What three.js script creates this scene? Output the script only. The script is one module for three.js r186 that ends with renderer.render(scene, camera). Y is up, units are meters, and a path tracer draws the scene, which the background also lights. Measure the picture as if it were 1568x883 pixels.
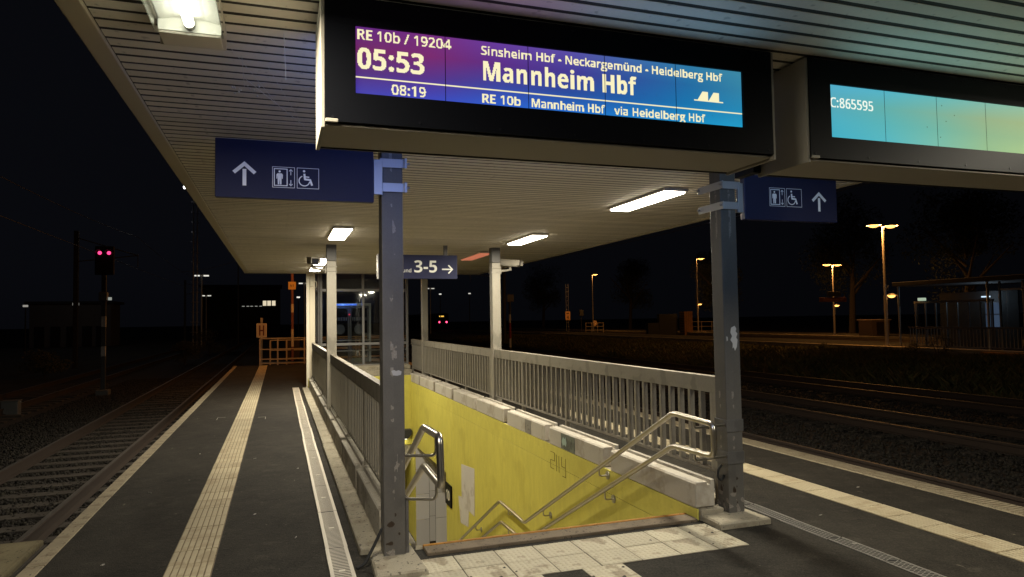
import * as THREE from 'three';
import { RoundedBoxGeometry } from 'three/addons/geometries/RoundedBoxGeometry.js';
import { mergeGeometries } from 'three/addons/utils/BufferGeometryUtils.js';
import { RectAreaLightUniformsLib } from 'three/addons/lights/RectAreaLightUniformsLib.js';
RectAreaLightUniformsLib.init();

// ------------------------------------------------------------------ camera, sky, exposure
const scene = new THREE.Scene();
const camera = new THREE.PerspectiveCamera(45.566, 1024 / 577, 0.05, 1200);
camera.position.set(0, 1.65, 0);
camera.rotation.set(0.04438, -0.32731, -0.0158, 'YXZ');
const renderer = new THREE.WebGLRenderer({ antialias: true });
renderer.setSize(1024, 577);
renderer.shadowMap.enabled = true;
renderer.toneMapping = THREE.LinearToneMapping;
renderer.toneMappingExposure = 1;

{ // a night sky: almost black, a little town glow low over one side
  const w = 64, h = 32, d = new Float32Array(w * h * 4);
  for (let j = 0; j < h; j++) for (let i = 0; i < w; i++) {
    const az = (i + 0.5) / w * Math.PI * 2, el = (j + 0.5) / h - 0.5;
    const g = 0.5 + 0.5 * Math.cos(az - 0.6), low = Math.max(0, 1 - Math.abs(el) * 2);
    const k = 0.0008 + 0.0024 * g * (0.5 + 0.5 * low);
    d.set([k * 0.85, k * 0.93, k * 1.35, 1], (j * w + i) * 4);
  }
  const sky = new THREE.DataTexture(d, w, h, THREE.RGBAFormat, THREE.FloatType);
  sky.mapping = THREE.EquirectangularReflectionMapping;
  sky.magFilter = THREE.LinearFilter; sky.needsUpdate = true;
  scene.background = sky; scene.environment = sky;
}
const LAMP = 130;         // radiance of the canopy tubes' light
const WARM = [1.0, 0.91, 0.72];

// ------------------------------------------------------------------ helpers
let seed = 20240817;
const rnd = (a = 1, b) => { seed = (seed * 1664525 + 1013904223) >>> 0; const r = seed / 4294967296; return b === undefined ? r * a : a + r * (b - a); };
const used = {};
function numbered(n) { const k = used[n] = (used[n] ?? -1) + 1; return k ? n + '_' + String(k).padStart(3, '0') : n; }
function tag(o, label, category, group, kind) {
  if (label) o.userData.label = label;
  if (category) o.userData.category = category;
  if (group) o.userData.group = group;
  if (kind) o.userData.kind = kind;
  return o;
}
function thing(name, label, category, pos = [0, 0, 0], group, turn = 0) {
  const o = new THREE.Group(); o.name = numbered(name); o.position.set(...pos); o.rotation.y = turn;
  scene.add(o); return tag(o, label, category, group);
}
function wuv(g) { // texture coordinates in metres, by the way each face points
  g = g.index ? g.toNonIndexed() : g;
  const p = g.attributes.position, n = p.count, uv = new Float32Array(n * 2);
  const a = new THREE.Vector3(), b = new THREE.Vector3(), c = new THREE.Vector3();
  for (let i = 0; i < n; i += 3) {
    a.fromBufferAttribute(p, i); b.fromBufferAttribute(p, i + 1); c.fromBufferAttribute(p, i + 2);
    b.sub(a); c.sub(a); b.cross(c);
    const x = Math.abs(b.x), y = Math.abs(b.y), z = Math.abs(b.z);
    for (let k = 0; k < 3; k++) {
      const X = p.getX(i + k), Y = p.getY(i + k), Z = p.getZ(i + k);
      uv.set(y >= x && y >= z ? [X, Z] : x >= z ? [Z, Y] : [X, Y], (i + k) * 2);
    }
  }
  g.setAttribute('uv', new THREE.BufferAttribute(uv, 2));
  return g;
}
function join(list) {
  list = (Array.isArray(list) ? list : [list]).map((g) => {
    g = g.index ? g.toNonIndexed() : g;
    for (const k of Object.keys(g.attributes)) if (!['position', 'normal', 'uv'].includes(k)) g.deleteAttribute(k);
    return g;
  });
  return list.length > 1 ? mergeGeometries(list) : list[0];
}
function mesh(name, geo, mat, parent, keepUV) {
  const g = keepUV ? geo : Array.isArray(geo) || !geo.userData.done ? wuv(join(geo)) : geo;
  g.userData.done = true;
  const m = new THREE.Mesh(g, mat); m.name = name; m.castShadow = m.receiveShadow = true;
  if (parent) parent.add(m);
  return m;
}
function solo(name, geo, mat, label, category, group, pos, keepUV) {
  const m = mesh(numbered(name), geo, mat, scene, keepUV);
  if (pos) m.position.set(...pos);
  return tag(m, label, category, group);
}
function struct(name, geo, mat, parent) { const m = mesh(parent ? name : numbered(name), geo, mat, parent ?? scene); m.userData.kind = 'structure'; return m; }
function copy(o, label, pos, turn) {
  const c = o.clone(); c.name = numbered(o.name.replace(/_\d{3}$/, '')); scene.add(c);
  if (label) c.userData.label = label;
  if (pos) c.position.set(...pos);
  if (turn !== undefined) c.rotation.y = turn;
  return c;
}
const B = (x0, x1, y0, y1, z0, z1) => new THREE.BoxGeometry(Math.abs(x1 - x0), Math.abs(y1 - y0), Math.abs(z1 - z0)).translate((x0 + x1) / 2, (y0 + y1) / 2, (z0 + z1) / 2);
const RB = (x0, x1, y0, y1, z0, z1, r = 0.006, s = 1) => new RoundedBoxGeometry(Math.abs(x1 - x0), Math.abs(y1 - y0), Math.abs(z1 - z0), s, r).translate((x0 + x1) / 2, (y0 + y1) / 2, (z0 + z1) / 2);
const V = (a) => new THREE.Vector3(...a);
const cyl = (r, h, p, axis = 'y', n = 12, r2 = r) => { const g = new THREE.CylinderGeometry(r2, r, h, n); if (axis === 'x') g.rotateZ(Math.PI / 2); if (axis === 'z') g.rotateX(Math.PI / 2); return g.translate(...p); };
function bar(a, b, r, n = 8, r2 = r) { // round bar between two points
  const A = V(a), D = V(b).sub(A), L = D.length(), g = new THREE.CylinderGeometry(r2, r, L, n).translate(0, L / 2, 0);
  return g.applyQuaternion(new THREE.Quaternion().setFromUnitVectors(new THREE.Vector3(0, 1, 0), D.normalize())).translate(...a);
}
function pipe(pts, r, bend = 0.06, n = 10) { // a bent tube: straight runs, rounded corners
  const P = pts.map(V), path = new THREE.CurvePath();
  let at = P[0];
  for (let i = 1; i < P.length - 1; i++) {
    const inD = P[i].clone().sub(P[i - 1]), outD = P[i + 1].clone().sub(P[i]);
    const b = Math.min(bend, inD.length() * 0.45, outD.length() * 0.45);
    const p = P[i].clone().addScaledVector(inD.normalize(), -b), q = P[i].clone().addScaledVector(outD.normalize(), b);
    path.add(new THREE.LineCurve3(at, p)); path.add(new THREE.QuadraticBezierCurve3(p, P[i], q)); at = q;
  }
  path.add(new THREE.LineCurve3(at, P[P.length - 1]));
  const out = [];
  for (const c of path.curves) out.push(new THREE.TubeGeometry(c, c.isLineCurve3 ? 1 : 6, r, n, false));
  out.push(new THREE.SphereGeometry(r, n, 6).translate(...pts[0]), new THREE.SphereGeometry(r, n, 6).translate(...pts[pts.length - 1]));
  return join(out);
}
function prism(pts, z0, z1) { // polygon in x,y drawn along z
  const s = new THREE.Shape(pts.map((p) => new THREE.Vector2(...p)));
  return new THREE.ExtrudeGeometry(s, { depth: Math.abs(z1 - z0), bevelEnabled: false }).translate(0, 0, Math.min(z0, z1));
}

// ------------------------------------------------------------------ textures
const PERM = new Uint16Array(4096); for (let i = 0; i < 4096; i++) PERM[i] = rnd(65536);
const lat = (x, y, s) => PERM[(x * 61 + y * 1237 + s * 331) & 4095] / 65535;
function vn(x, y, per, s) {
  const xi = Math.floor(x), yi = Math.floor(y); let fx = x - xi, fy = y - yi;
  fx = fx * fx * (3 - 2 * fx); fy = fy * fy * (3 - 2 * fy);
  const x0 = ((xi % per) + per) % per, x1 = (x0 + 1) % per, y0 = ((yi % per) + per) % per, y1 = (y0 + 1) % per;
  const a = lat(x0, y0, s), b = lat(x1, y0, s), c = lat(x0, y1, s), d = lat(x1, y1, s);
  return a + (b - a) * fx + (c - a) * fy + (a - b - c + d) * fx * fy;
}
function fbm(u, v, per, oct, s) { let t = 0, a = 0.5, n = 0; for (let o = 0; o < oct; o++) { t += a * vn(u * per, v * per, per, s + o * 7); n += a; a *= 0.5; per *= 2; } return t / n; }
function tex(size, metres, f, gray) { // f(u, v) -> linear rgb, or a height in 0..1
  const d = new Uint8Array(size * size * 4), enc = (x) => 255 * Math.min(1, Math.max(0, gray ? x : x <= 0.0031308 ? 12.92 * x : 1.055 * Math.pow(x, 1 / 2.4) - 0.055));
  for (let j = 0; j < size; j++) for (let i = 0; i < size; i++) {
    const r = f(i / size, j / size), q = (j * size + i) * 4;
    if (gray) d[q] = d[q + 1] = d[q + 2] = enc(r); else { d[q] = enc(r[0]); d[q + 1] = enc(r[1]); d[q + 2] = enc(r[2]); }
    d[q + 3] = 255;
  }
  const t = new THREE.DataTexture(d, size, size);
  t.wrapS = t.wrapT = THREE.RepeatWrapping; t.magFilter = THREE.LinearFilter; t.minFilter = THREE.LinearMipmapLinearFilter; t.generateMipmaps = true;
  t.repeat.set(1 / metres, 1 / metres); if (!gray) t.colorSpace = THREE.SRGBColorSpace; t.needsUpdate = true;
  return t;
}
const smooth = (a, b, x) => { x = Math.min(1, Math.max(0, (x - a) / (b - a))); return x * x * (3 - 2 * x); };
const mix = (a, b, t) => a + (b - a) * t;
const mix3 = (a, b, t) => [mix(a[0], b[0], t), mix(a[1], b[1], t), mix(a[2], b[2], t)];
const scl = (a, k) => [a[0] * k, a[1] * k, a[2] * k];

const asphaltMap = tex(1024, 3, (u, v) => {
  const grain = vn(u * 512, v * 512, 512, 3), mid = fbm(u, v, 24, 3, 11), big = fbm(u, v, 3, 4, 23);
  let k = 0.023 * (0.4 + 0.9 * grain + 0.6 * (mid - 0.5) + 0.8 * (big - 0.5));
  if (grain > 0.95) k += 0.03 * vn(u * 256, v * 256, 256, 5);
  const spot = vn(u * 60, v * 60, 60, 91);
  if (spot > 0.972) k += 0.05; else if (spot < 0.03) k *= 0.5; if (fbm(u, v, 20, 4, 95) > 0.7) k *= 1.35;
  return [k * 1.12, k, k * 0.78];
});
const asphaltBump = tex(512, 1.2, (u, v) => 0.6 * vn(u * 256, v * 256, 256, 3) + 0.4 * fbm(u, v, 40, 2, 6), true);
const concreteMap = tex(512, 1.6, (u, v) => {
  const big = fbm(u, v, 4, 5, 41), fine = vn(u * 256, v * 256, 256, 8), st = fbm(u, v, 9, 4, 57);
  let c = scl([0.40, 0.37, 0.31], 0.78 + 0.45 * (big - 0.5) + 0.14 * fine);
  const dirt = smooth(0.60, 0.70, st) * 0.5; c = mix3(c, [0.12, 0.10, 0.075], dirt);
  if (fbm(u, v, 70, 2, 77) > 0.76) c = scl(c, 0.55);
  return c;
});
const kerbMap = tex(512, 1.1, (u, v) => { // weathered pale kerb with brown lichen patches
  const big = fbm(u, v, 5, 4, 141), st = fbm(u, v, 12, 4, 157), fine = vn(u * 256, v * 256, 256, 18);
  let c = scl([0.43, 0.395, 0.31], 0.74 + 0.4 * (big - 0.5) + 0.22 * fine);
  c = mix3(c, [0.20, 0.16, 0.11], smooth(0.54, 0.74, st) * 0.5 * (0.5 + fine));
  c = mix3(c, [0.07, 0.06, 0.045], smooth(0.72, 0.78, fbm(u, v, 56, 3, 167)) * 0.8);
  return c;
});
const tileMap = tex(512, 1.3, (u, v) => { // pale paving with trodden dirt and gum
  const big = fbm(u, v, 4, 4, 241), fine = vn(u * 256, v * 256, 256, 28), st = fbm(u, v, 14, 5, 257);
  let c = scl([0.52, 0.48, 0.37], 0.86 + 0.25 * (big - 0.5) + 0.1 * (fine - 0.5));
  c = mix3(c, [0.16, 0.12, 0.075], smooth(0.61, 0.76, st) * 0.55);
  const gx = u * 15, gy = v * 15, ci = Math.floor(gx), cj = Math.floor(gy);
  if (lat(ci, cj, 5) > 0.9) { const dx = gx - ci - 0.3 - 0.4 * lat(ci, cj, 6), dy = gy - cj - 0.3 - 0.4 * lat(ci, cj, 7); if (dx * dx + dy * dy < 0.018 * (0.4 + lat(ci, cj, 8))) c = [0.035, 0.03, 0.025]; }
  return c;
});
const paleMap = tex(512, 1.9, (u, v) => { // limewashed concrete, lightly soiled
  const big = fbm(u, v, 4, 4, 171), fine = vn(u * 256, v * 256, 256, 19), st = fbm(u, v, 11, 5, 181);
  let c = scl([0.53, 0.50, 0.45], 0.92 + 0.18 * (big - 0.5) + 0.08 * (fine - 0.5));
  return mix3(c, [0.25, 0.2, 0.14], smooth(0.60, 0.76, st) * 0.4);
});
const yellowMap = tex(1024, 3.2, (u, v) => {
  const streak = fbm(u * 1, v * 0.25, 64, 2, 301), big = fbm(u, v, 3, 4, 311), fine = vn(u * 256, v * 256, 256, 38);
  let c = scl([0.61, 0.545, 0.10], 0.9 + 0.22 * (big - 0.5) + 0.16 * (streak - 0.5) + 0.06 * (fine - 0.5));
  const gr = fbm(u, v, 7, 5, 331); c = mix3(c, [0.30, 0.23, 0.03], smooth(0.64, 0.8, gr) * 0.22);
  return c;
});
const steelMap = (c0, lo, hi) => tex(256, 1.7, (u, v) => { const b = fbm(u, v, 4, 4, lo), f = vn(u * 128, v * 128, 128, hi); let c = scl(c0, 0.86 + 0.32 * (b - 0.5) + 0.12 * f); return mix3(c, scl(c0, 0.55), smooth(0.62, 0.72, fbm(u, v, 10, 4, hi + 9)) * 0.6); });
const railPaint = steelMap([0.29, 0.265, 0.215], 401, 411), greyPaint = steelMap([0.115, 0.11, 0.105], 431, 441);
const slatMap = tex(512, 2.3, (u, v) => { const b = fbm(u, v * 1, 5, 4, 451), f = vn(u * 256, v * 256, 256, 46); let c = scl([0.72, 0.655, 0.56], 0.95 + 0.10 * (b - 0.5) + 0.05 * f); return mix3(c, [0.16, 0.13, 0.10], smooth(0.76, 0.82, fbm(u, v, 70, 3, 467)) * 0.4); });
const ballastMap = tex(512, 1.5, (u, v) => { const c = vn(u * 40, v * 40, 40, 501), f = vn(u * 128, v * 128, 128, 511), k = 0.016 + 0.03 * c * c + 0.03 * (f - 0.5); return [k * 1.1, k * 0.95, k * 0.8]; });
const woodMap = tex(256, 1.2, (u, v) => { const s = fbm(u * 0.12, v, 48, 3, 521), k = 0.02 + 0.04 * s; return [k * 1.15, k * 0.95, k * 0.75]; });
const earthMap = tex(512, 5, (u, v) => { const s = fbm(u, v, 12, 5, 541), k = 0.012 + 0.03 * s * s; return [k * 1.05, k, k * 0.7]; });
const paintChips = (base, sd) => { // grey post paint with flakes off near the foot and along the edges; spans 0.6 m by 3.2 m
  const w = 256, h = 1024, d = new Uint8Array(w * h * 4), enc = (x) => 255 * (1.055 * Math.pow(Math.max(0, x), 1 / 2.4) - 0.055);
  for (let j = 0; j < h; j++) for (let i = 0; i < w; i++) {
    const X = i / w * 0.6, Y = j / h * 3.2, u = X / 3.2, v = Y / 3.2;
    const n = fbm(u, v, 16, 5, sd), m = fbm(u, v, 64, 3, sd + 3), f = vn(u * 700, v * 700, 700, sd + 5);
    let c = scl(base, 0.84 + 0.3 * (n - 0.5) + 0.16 * f);
    const e = Math.min(Math.abs((X % 0.15) - 0.0), Math.abs((X % 0.15) - 0.15));
    let th = 0.76; if (Y < 0.36) th = 0.56 + 0.3 * Y; else if (e < 0.022) th = 0.62; else if (Math.abs(Y - 0.72) < 0.12) th = 0.69;
    if (n * 0.6 + m * 0.4 > th + 0.02) c = mix3([0.27, 0.26, 0.245], [0.16, 0.13, 0.10], f);
    if (Y < 0.5 && fbm(u, v, 50, 2, sd + 11) > 0.80) c = [0.03, 0.018, 0.01];
    const q = (j * w + i) * 4; d[q] = enc(c[0]); d[q + 1] = enc(c[1]); d[q + 2] = enc(c[2]); d[q + 3] = 255;
  }
  const t = new THREE.DataTexture(d, w, h); t.wrapS = t.wrapT = THREE.RepeatWrapping; t.magFilter = THREE.LinearFilter; t.minFilter = THREE.LinearMipmapLinearFilter; t.generateMipmaps = true;
  t.repeat.set(1 / 0.6, 1 / 3.2); t.colorSpace = THREE.SRGBColorSpace; t.needsUpdate = true; return t;
};
function print(w, h, draw, filter) { // flat print on signs and screens
  const c = document.createElement('canvas'); c.width = w; c.height = h; draw(c.getContext('2d'), w, h);
  const t = new THREE.CanvasTexture(c); t.colorSpace = THREE.SRGBColorSpace; t.magFilter = THREE.LinearFilter; return t;
}

// ------------------------------------------------------------------ materials
const lin = (r, g, b) => new THREE.Color().setRGB(r, g, b);
const M = (o) => new THREE.MeshStandardMaterial(o);
const plain = (r, g, b, rough = 0.8, metal = 0) => M({ color: lin(r, g, b), roughness: rough, metalness: metal });
const glow = (r, g, b, k = 1) => M({ color: lin(0.02, 0.02, 0.02), emissive: lin(r, g, b), emissiveIntensity: k, roughness: 0.6 });
const mt = {
  asphalt: new THREE.MeshPhysicalMaterial({ map: asphaltMap, bumpMap: asphaltBump, bumpScale: 0.004, roughness: 0.92, specularIntensity: 0.45 }),
  concrete: M({ map: concreteMap, bumpMap: asphaltBump, bumpScale: 0.0015, roughness: 0.9 }),
  kerb: M({ map: kerbMap, color: lin(0.82, 0.8, 0.76), bumpMap: asphaltBump, bumpScale: 0.003, roughness: 0.93 }),
  tiles: [1, 0.93, 0.86, 0.97].map((k) => M({ map: tileMap, color: lin(k, k * 0.985, k * 0.95), roughness: 0.85 })),
  path: [1, 0.95, 0.88, 0.92].map((k) => M({ map: paleMap, color: lin(0.92 * k, 0.84 * k, 0.62 * k), roughness: 0.85 })),
  groove: M({ map: tileMap, color: lin(0.42, 0.36, 0.27), roughness: 0.95 }),
  joint: plain(0.05, 0.042, 0.032, 0.95),
  edge: M({ map: kerbMap, color: lin(0.72, 0.66, 0.56), bumpMap: asphaltBump, bumpScale: 0.003, roughness: 0.9 }),
  yellow: M({ map: yellowMap, roughness: 0.62 }),
  rail: M({ map: railPaint, roughness: 0.5, metalness: 0.25 }),
  dark: M({ map: greyPaint, roughness: 0.55, metalness: 0.1 }),
  galv: plain(0.36, 0.35, 0.32, 0.42, 0.7),
  steel: plain(0.46, 0.43, 0.38, 0.3, 1),
  grate: plain(0.50, 0.46, 0.38, 0.6, 0.12),
  grateDark: plain(0.2, 0.19, 0.17, 0.7, 0.1),
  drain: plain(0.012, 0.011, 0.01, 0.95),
  slats: [1, 0.95, 0.9].map((k) => M({ map: slatMap, color: lin(k, k, k), roughness: 0.6 })),
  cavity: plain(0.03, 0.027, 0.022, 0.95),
  fascia: plain(0.42, 0.36, 0.26, 0.6),
  housing: plain(0.55, 0.5, 0.42, 0.45),
  reflector: plain(0.85, 0.85, 0.8, 0.35),
  caseCream: plain(0.30, 0.275, 0.225, 0.6),
  caseTan: plain(0.33, 0.30, 0.25, 0.65),
  caseBlack: new THREE.MeshPhysicalMaterial({ color: lin(0.005, 0.0055, 0.008), roughness: 0.5, specularIntensity: 0.3 }),
  bezel: new THREE.MeshPhysicalMaterial({ color: lin(0.003, 0.0034, 0.0052), roughness: 0.5, specularIntensity: 0.14 }),
  navy: plain(0.014, 0.02, 0.085, 0.5),
  rubber: plain(0.012, 0.012, 0.012, 0.8),
  rust: plain(0.03, 0.019, 0.013, 0.9),
  railTop: plain(0.10, 0.09, 0.08, 0.6, 0.4),
  sleeper: M({ map: woodMap, roughness: 0.95 }),
  ballast: M({ map: ballastMap, roughness: 0.98 }),
  earth: M({ map: earthMap, roughness: 1 }),
  wornOrLampOrange: M({ map: kerbMap, color: lin(0.85, 0.42, 0.06), roughness: 0.85 }),
  whitePaint: plain(0.62, 0.57, 0.45, 0.6),
  plaster: M({ map: paleMap, color: lin(1.1, 1.1, 1.15), roughness: 0.9 }),
  glass: new THREE.MeshPhysicalMaterial({ color: lin(0.86, 0.9, 0.9), transmission: 1, thickness: 0, roughness: 0.04, ior: 1.5 }),
  darkBox: plain(0.03, 0.03, 0.032, 0.6),
  far: plain(0.03, 0.03, 0.03, 0.95),
  farWall: plain(0.09, 0.085, 0.08, 0.95),
  black: plain(0.01, 0.01, 0.01, 0.9),
  orangeRail: plain(0.42, 0.33, 0.22, 0.55),
};
const chipA = M({ map: paintChips([0.105, 0.098, 0.09], 601), roughness: 0.5, metalness: 0.1 });
const chipB = M({ map: paintChips([0.115, 0.108, 0.098], 651), roughness: 0.5, metalness: 0.1 });

function area(parent, [x, y, z], to, w, h, rgb, k) {
  const l = new THREE.RectAreaLight(lin(...rgb), k, w, h); l.position.set(x, y, z); l.lookAt(...to); scene.add(l); return l;
}
function lampLight([x, y, z], rgb, k, dist = 0) {
  const l = new THREE.PointLight(lin(...rgb), k, dist, 2); l.position.set(x, y, z); l.castShadow = true; scene.add(l); return l;
}

// ------------------------------------------------------------------ ground, platform
const EX0 = -1.65, EX1 = 5.93, PEND = -28.6, WX0 = 0.9, WX1 = 3.2, WZ0 = -4.99, WZ1 = -17.6, FLOOR = -3.9;
{
  const g = [B(-900, -1.75, -1.2, -0.8, -900, 60), B(6.03, 900, -1.2, -0.8, -900, 60), B(-1.75, 6.03, -1.2, -0.8, -900, PEND - 0.1)];
  struct('ground', g, mt.earth);
  const t = 0.28;
  struct('platform', [
    B(-1.53, WX0 - 0.02, -t, 0, PEND, 7), B(WX1 + 0.02, 5.66, -t, 0, PEND, 7),
    B(WX0 - 0.02, WX1 + 0.02, -t, 0, WZ0, 7), B(WX0 - 0.02, WX1 + 0.02, -t, 0, PEND, WZ1 - 0.02),
  ], mt.asphalt);
  struct('platform_wall', [B(-1.6, -1.5, -1.15, -t, PEND, 7), B(5.66, 5.86, -1.15, -t, PEND, 7), B(-1.5, 5.66, -1.15, -t, PEND, PEND + 0.1)], mt.concrete);
  // edge stones, one metre each
  const e0 = tag(new THREE.Group(), null, null, null, 'structure'); e0.name = 'platform_edge'; scene.add(e0);
  const s0 = wuv(RB(-0.065, 0.055, -0.13, 0.006, -0.497, 0.497, 0.006)); s0.userData.done = true;
  for (let z = PEND + 0.5; z < 4; z++) { const m = mesh('edge_stone', s0, mt.edge, e0); m.position.set(-1.585 + rnd(-.003, .003), rnd(-.002, .002), z); }
  const e1 = tag(new THREE.Group(), null, null, null, 'structure'); e1.name = 'platform_edge_001'; scene.add(e1);
  const parts = [RB(-0.13, 0.13, -0.14, 0.004, -0.497, 0.497, 0.006)];
  for (let k = 0; k < 20; k++) parts.push(B(-0.105, 0.105, 0.003, 0.010, -0.48 + k * 0.05, -0.455 + k * 0.05));
  const s1 = wuv(join(parts)); s1.userData.done = true;
  for (let z = PEND + 0.5; z < 4; z++) { const m = mesh('edge_stone', s1, mt.edge, e1); m.position.set(5.795, rnd(-.002, .002), z); }
}
// guiding strips: ribbed slabs of 0.30 m
function ribbed(along) {
  const p = [];
  for (let k = 0; k < 7; k++) { const x = -0.126 + k * 0.042; p.push(RB(x - 0.0165, x + 0.0165, 0.0, 0.0105, -0.1445, 0.1445, 0.003)); }
  const g = mergeGeometries([wuv(join(B(-0.1485, 0.1485, -0.03, 0.0045, -0.1485, 0.1485))), wuv(join(p))], true); g.userData.done = true; return g;
}
const slabs = [0, 1, 2, 3].map((k) => { // variants: the same slab, another stretch of the paving pattern
  const g = ribbed(), uv = g.attributes.uv; for (let i = 0; i < uv.count; i++) uv.setXY(i, uv.getX(i) + k * 0.37, uv.getY(i) + k * 0.53); g.userData.done = true; return g;
});
for (const [x, z0] of [[-0.572, -28.2], [4.77, -28.2]]) {
  const g = tag(new THREE.Group(), null, null, null, 'structure'); g.name = numbered('tactile_path'); scene.add(g);
  mesh('bedding', B(x - 0.151, x + 0.151, -0.002, 0.0025, z0 - 0.15, 3.5), mt.joint, g);
  for (let z = z0, i = 0; z < 3.3; z += 0.3, i++) {
    const m = mesh('tactile_slab', slabs[Math.floor(rnd(4))], [mt.groove, mt.path[Math.floor(rnd(4))]], g);
    m.position.set(x + rnd(-.0015, .0015), 0.001 + rnd(-.0012, .0012), z); m.rotation.y = (rnd() < 0.5 ? 0 : Math.PI) + rnd(-.004, .004);
  }
}
{ // studded slabs in front of the stair
  const g = tag(new THREE.Group(), null, null, null, 'structure'); g.name = 'attention_field'; scene.add(g);
  const xs = [0.85, 1.147, 1.444, 1.735, 2.033, 2.335, 2.643, 2.946, 3.2];
  const W = 0.294, D = 0.267;
  const mk = (k, d) => {
    const p = [RB(-W / 2, W / 2, -0.03, 0.006, -d / 2, d / 2, 0.003)];
    const nx = 8, nz = Math.round(d / 0.036);
    for (let i = 0; i < nx; i++) for (let j = 0; j < nz; j++) p.push(new THREE.CylinderGeometry(0.009, 0.0155, 0.004, 6).translate(-W / 2 + W * (i + 0.5) / nx, 0.0078, -d / 2 + d * (j + 0.5) / nz));
    const q = wuv(join(p)), uv = q.attributes.uv; for (let i = 0; i < uv.count; i++) uv.setXY(i, uv.getX(i) + k * 0.41 + 0.1, uv.getY(i) + k * 0.29); q.userData.done = true; return q;
  };
  const vs = [0, 1, 2, 3, 4].map((k) => mk(k, D));
  const put = (x0, x1, zc) => { const m = mesh('studded_slab', vs[Math.floor(rnd(5))], mt.tiles[Math.floor(rnd(4))], g); m.scale.x = (x1 - x0 - 0.008) / W; m.position.set((x0 + x1) / 2, 0.001 + rnd(-.0015, .0015), zc); m.rotation.y = rnd(-.003, .003); };
  for (let i = 0; i < 8; i++) { put(xs[i], xs[i + 1], -4.617); put(xs[i], xs[i + 1], -4.342); }
  for (let r = 0; r < 3; r++) { for (const [a, b] of [[0.85, 1.1], [1.1, 1.35], [1.35, 1.6]]) put(a, b, -4.067 + r * 0.275); put(1.88, 2.178, -4.067 + r * 0.275); }
  for (let r = 3; r < 9; r++) put(1.88, 2.178, -4.067 + r * 0.275);
  mesh('bedding', [B(0.848, 3.202, -0.002, 0.0025, -4.756, -4.2), B(0.848, 1.602, -0.002, 0.0025, -4.2, -3.4), B(1.878, 2.18, -0.002, 0.0025, -4.2, -1.7)], mt.joint, g);
}
{ // threshold of the stair
  const t = tag(new THREE.Group(), null, null, null, 'structure'); t.name = 'stair_threshold'; scene.add(t);
  mesh('threshold_bar', RB(0.985, 3.19, -0.16, 0.022, -4.985, -4.83, 0.008), M({ map: kerbMap, color: lin(0.36, 0.3, 0.25), roughness: 0.9 }), t);
  mesh('nosing', RB(0.985, 3.19, -0.16, 0.026, -5.02, -4.987, 0.008), mt.wornOrLampOrange, t);
}
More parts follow.
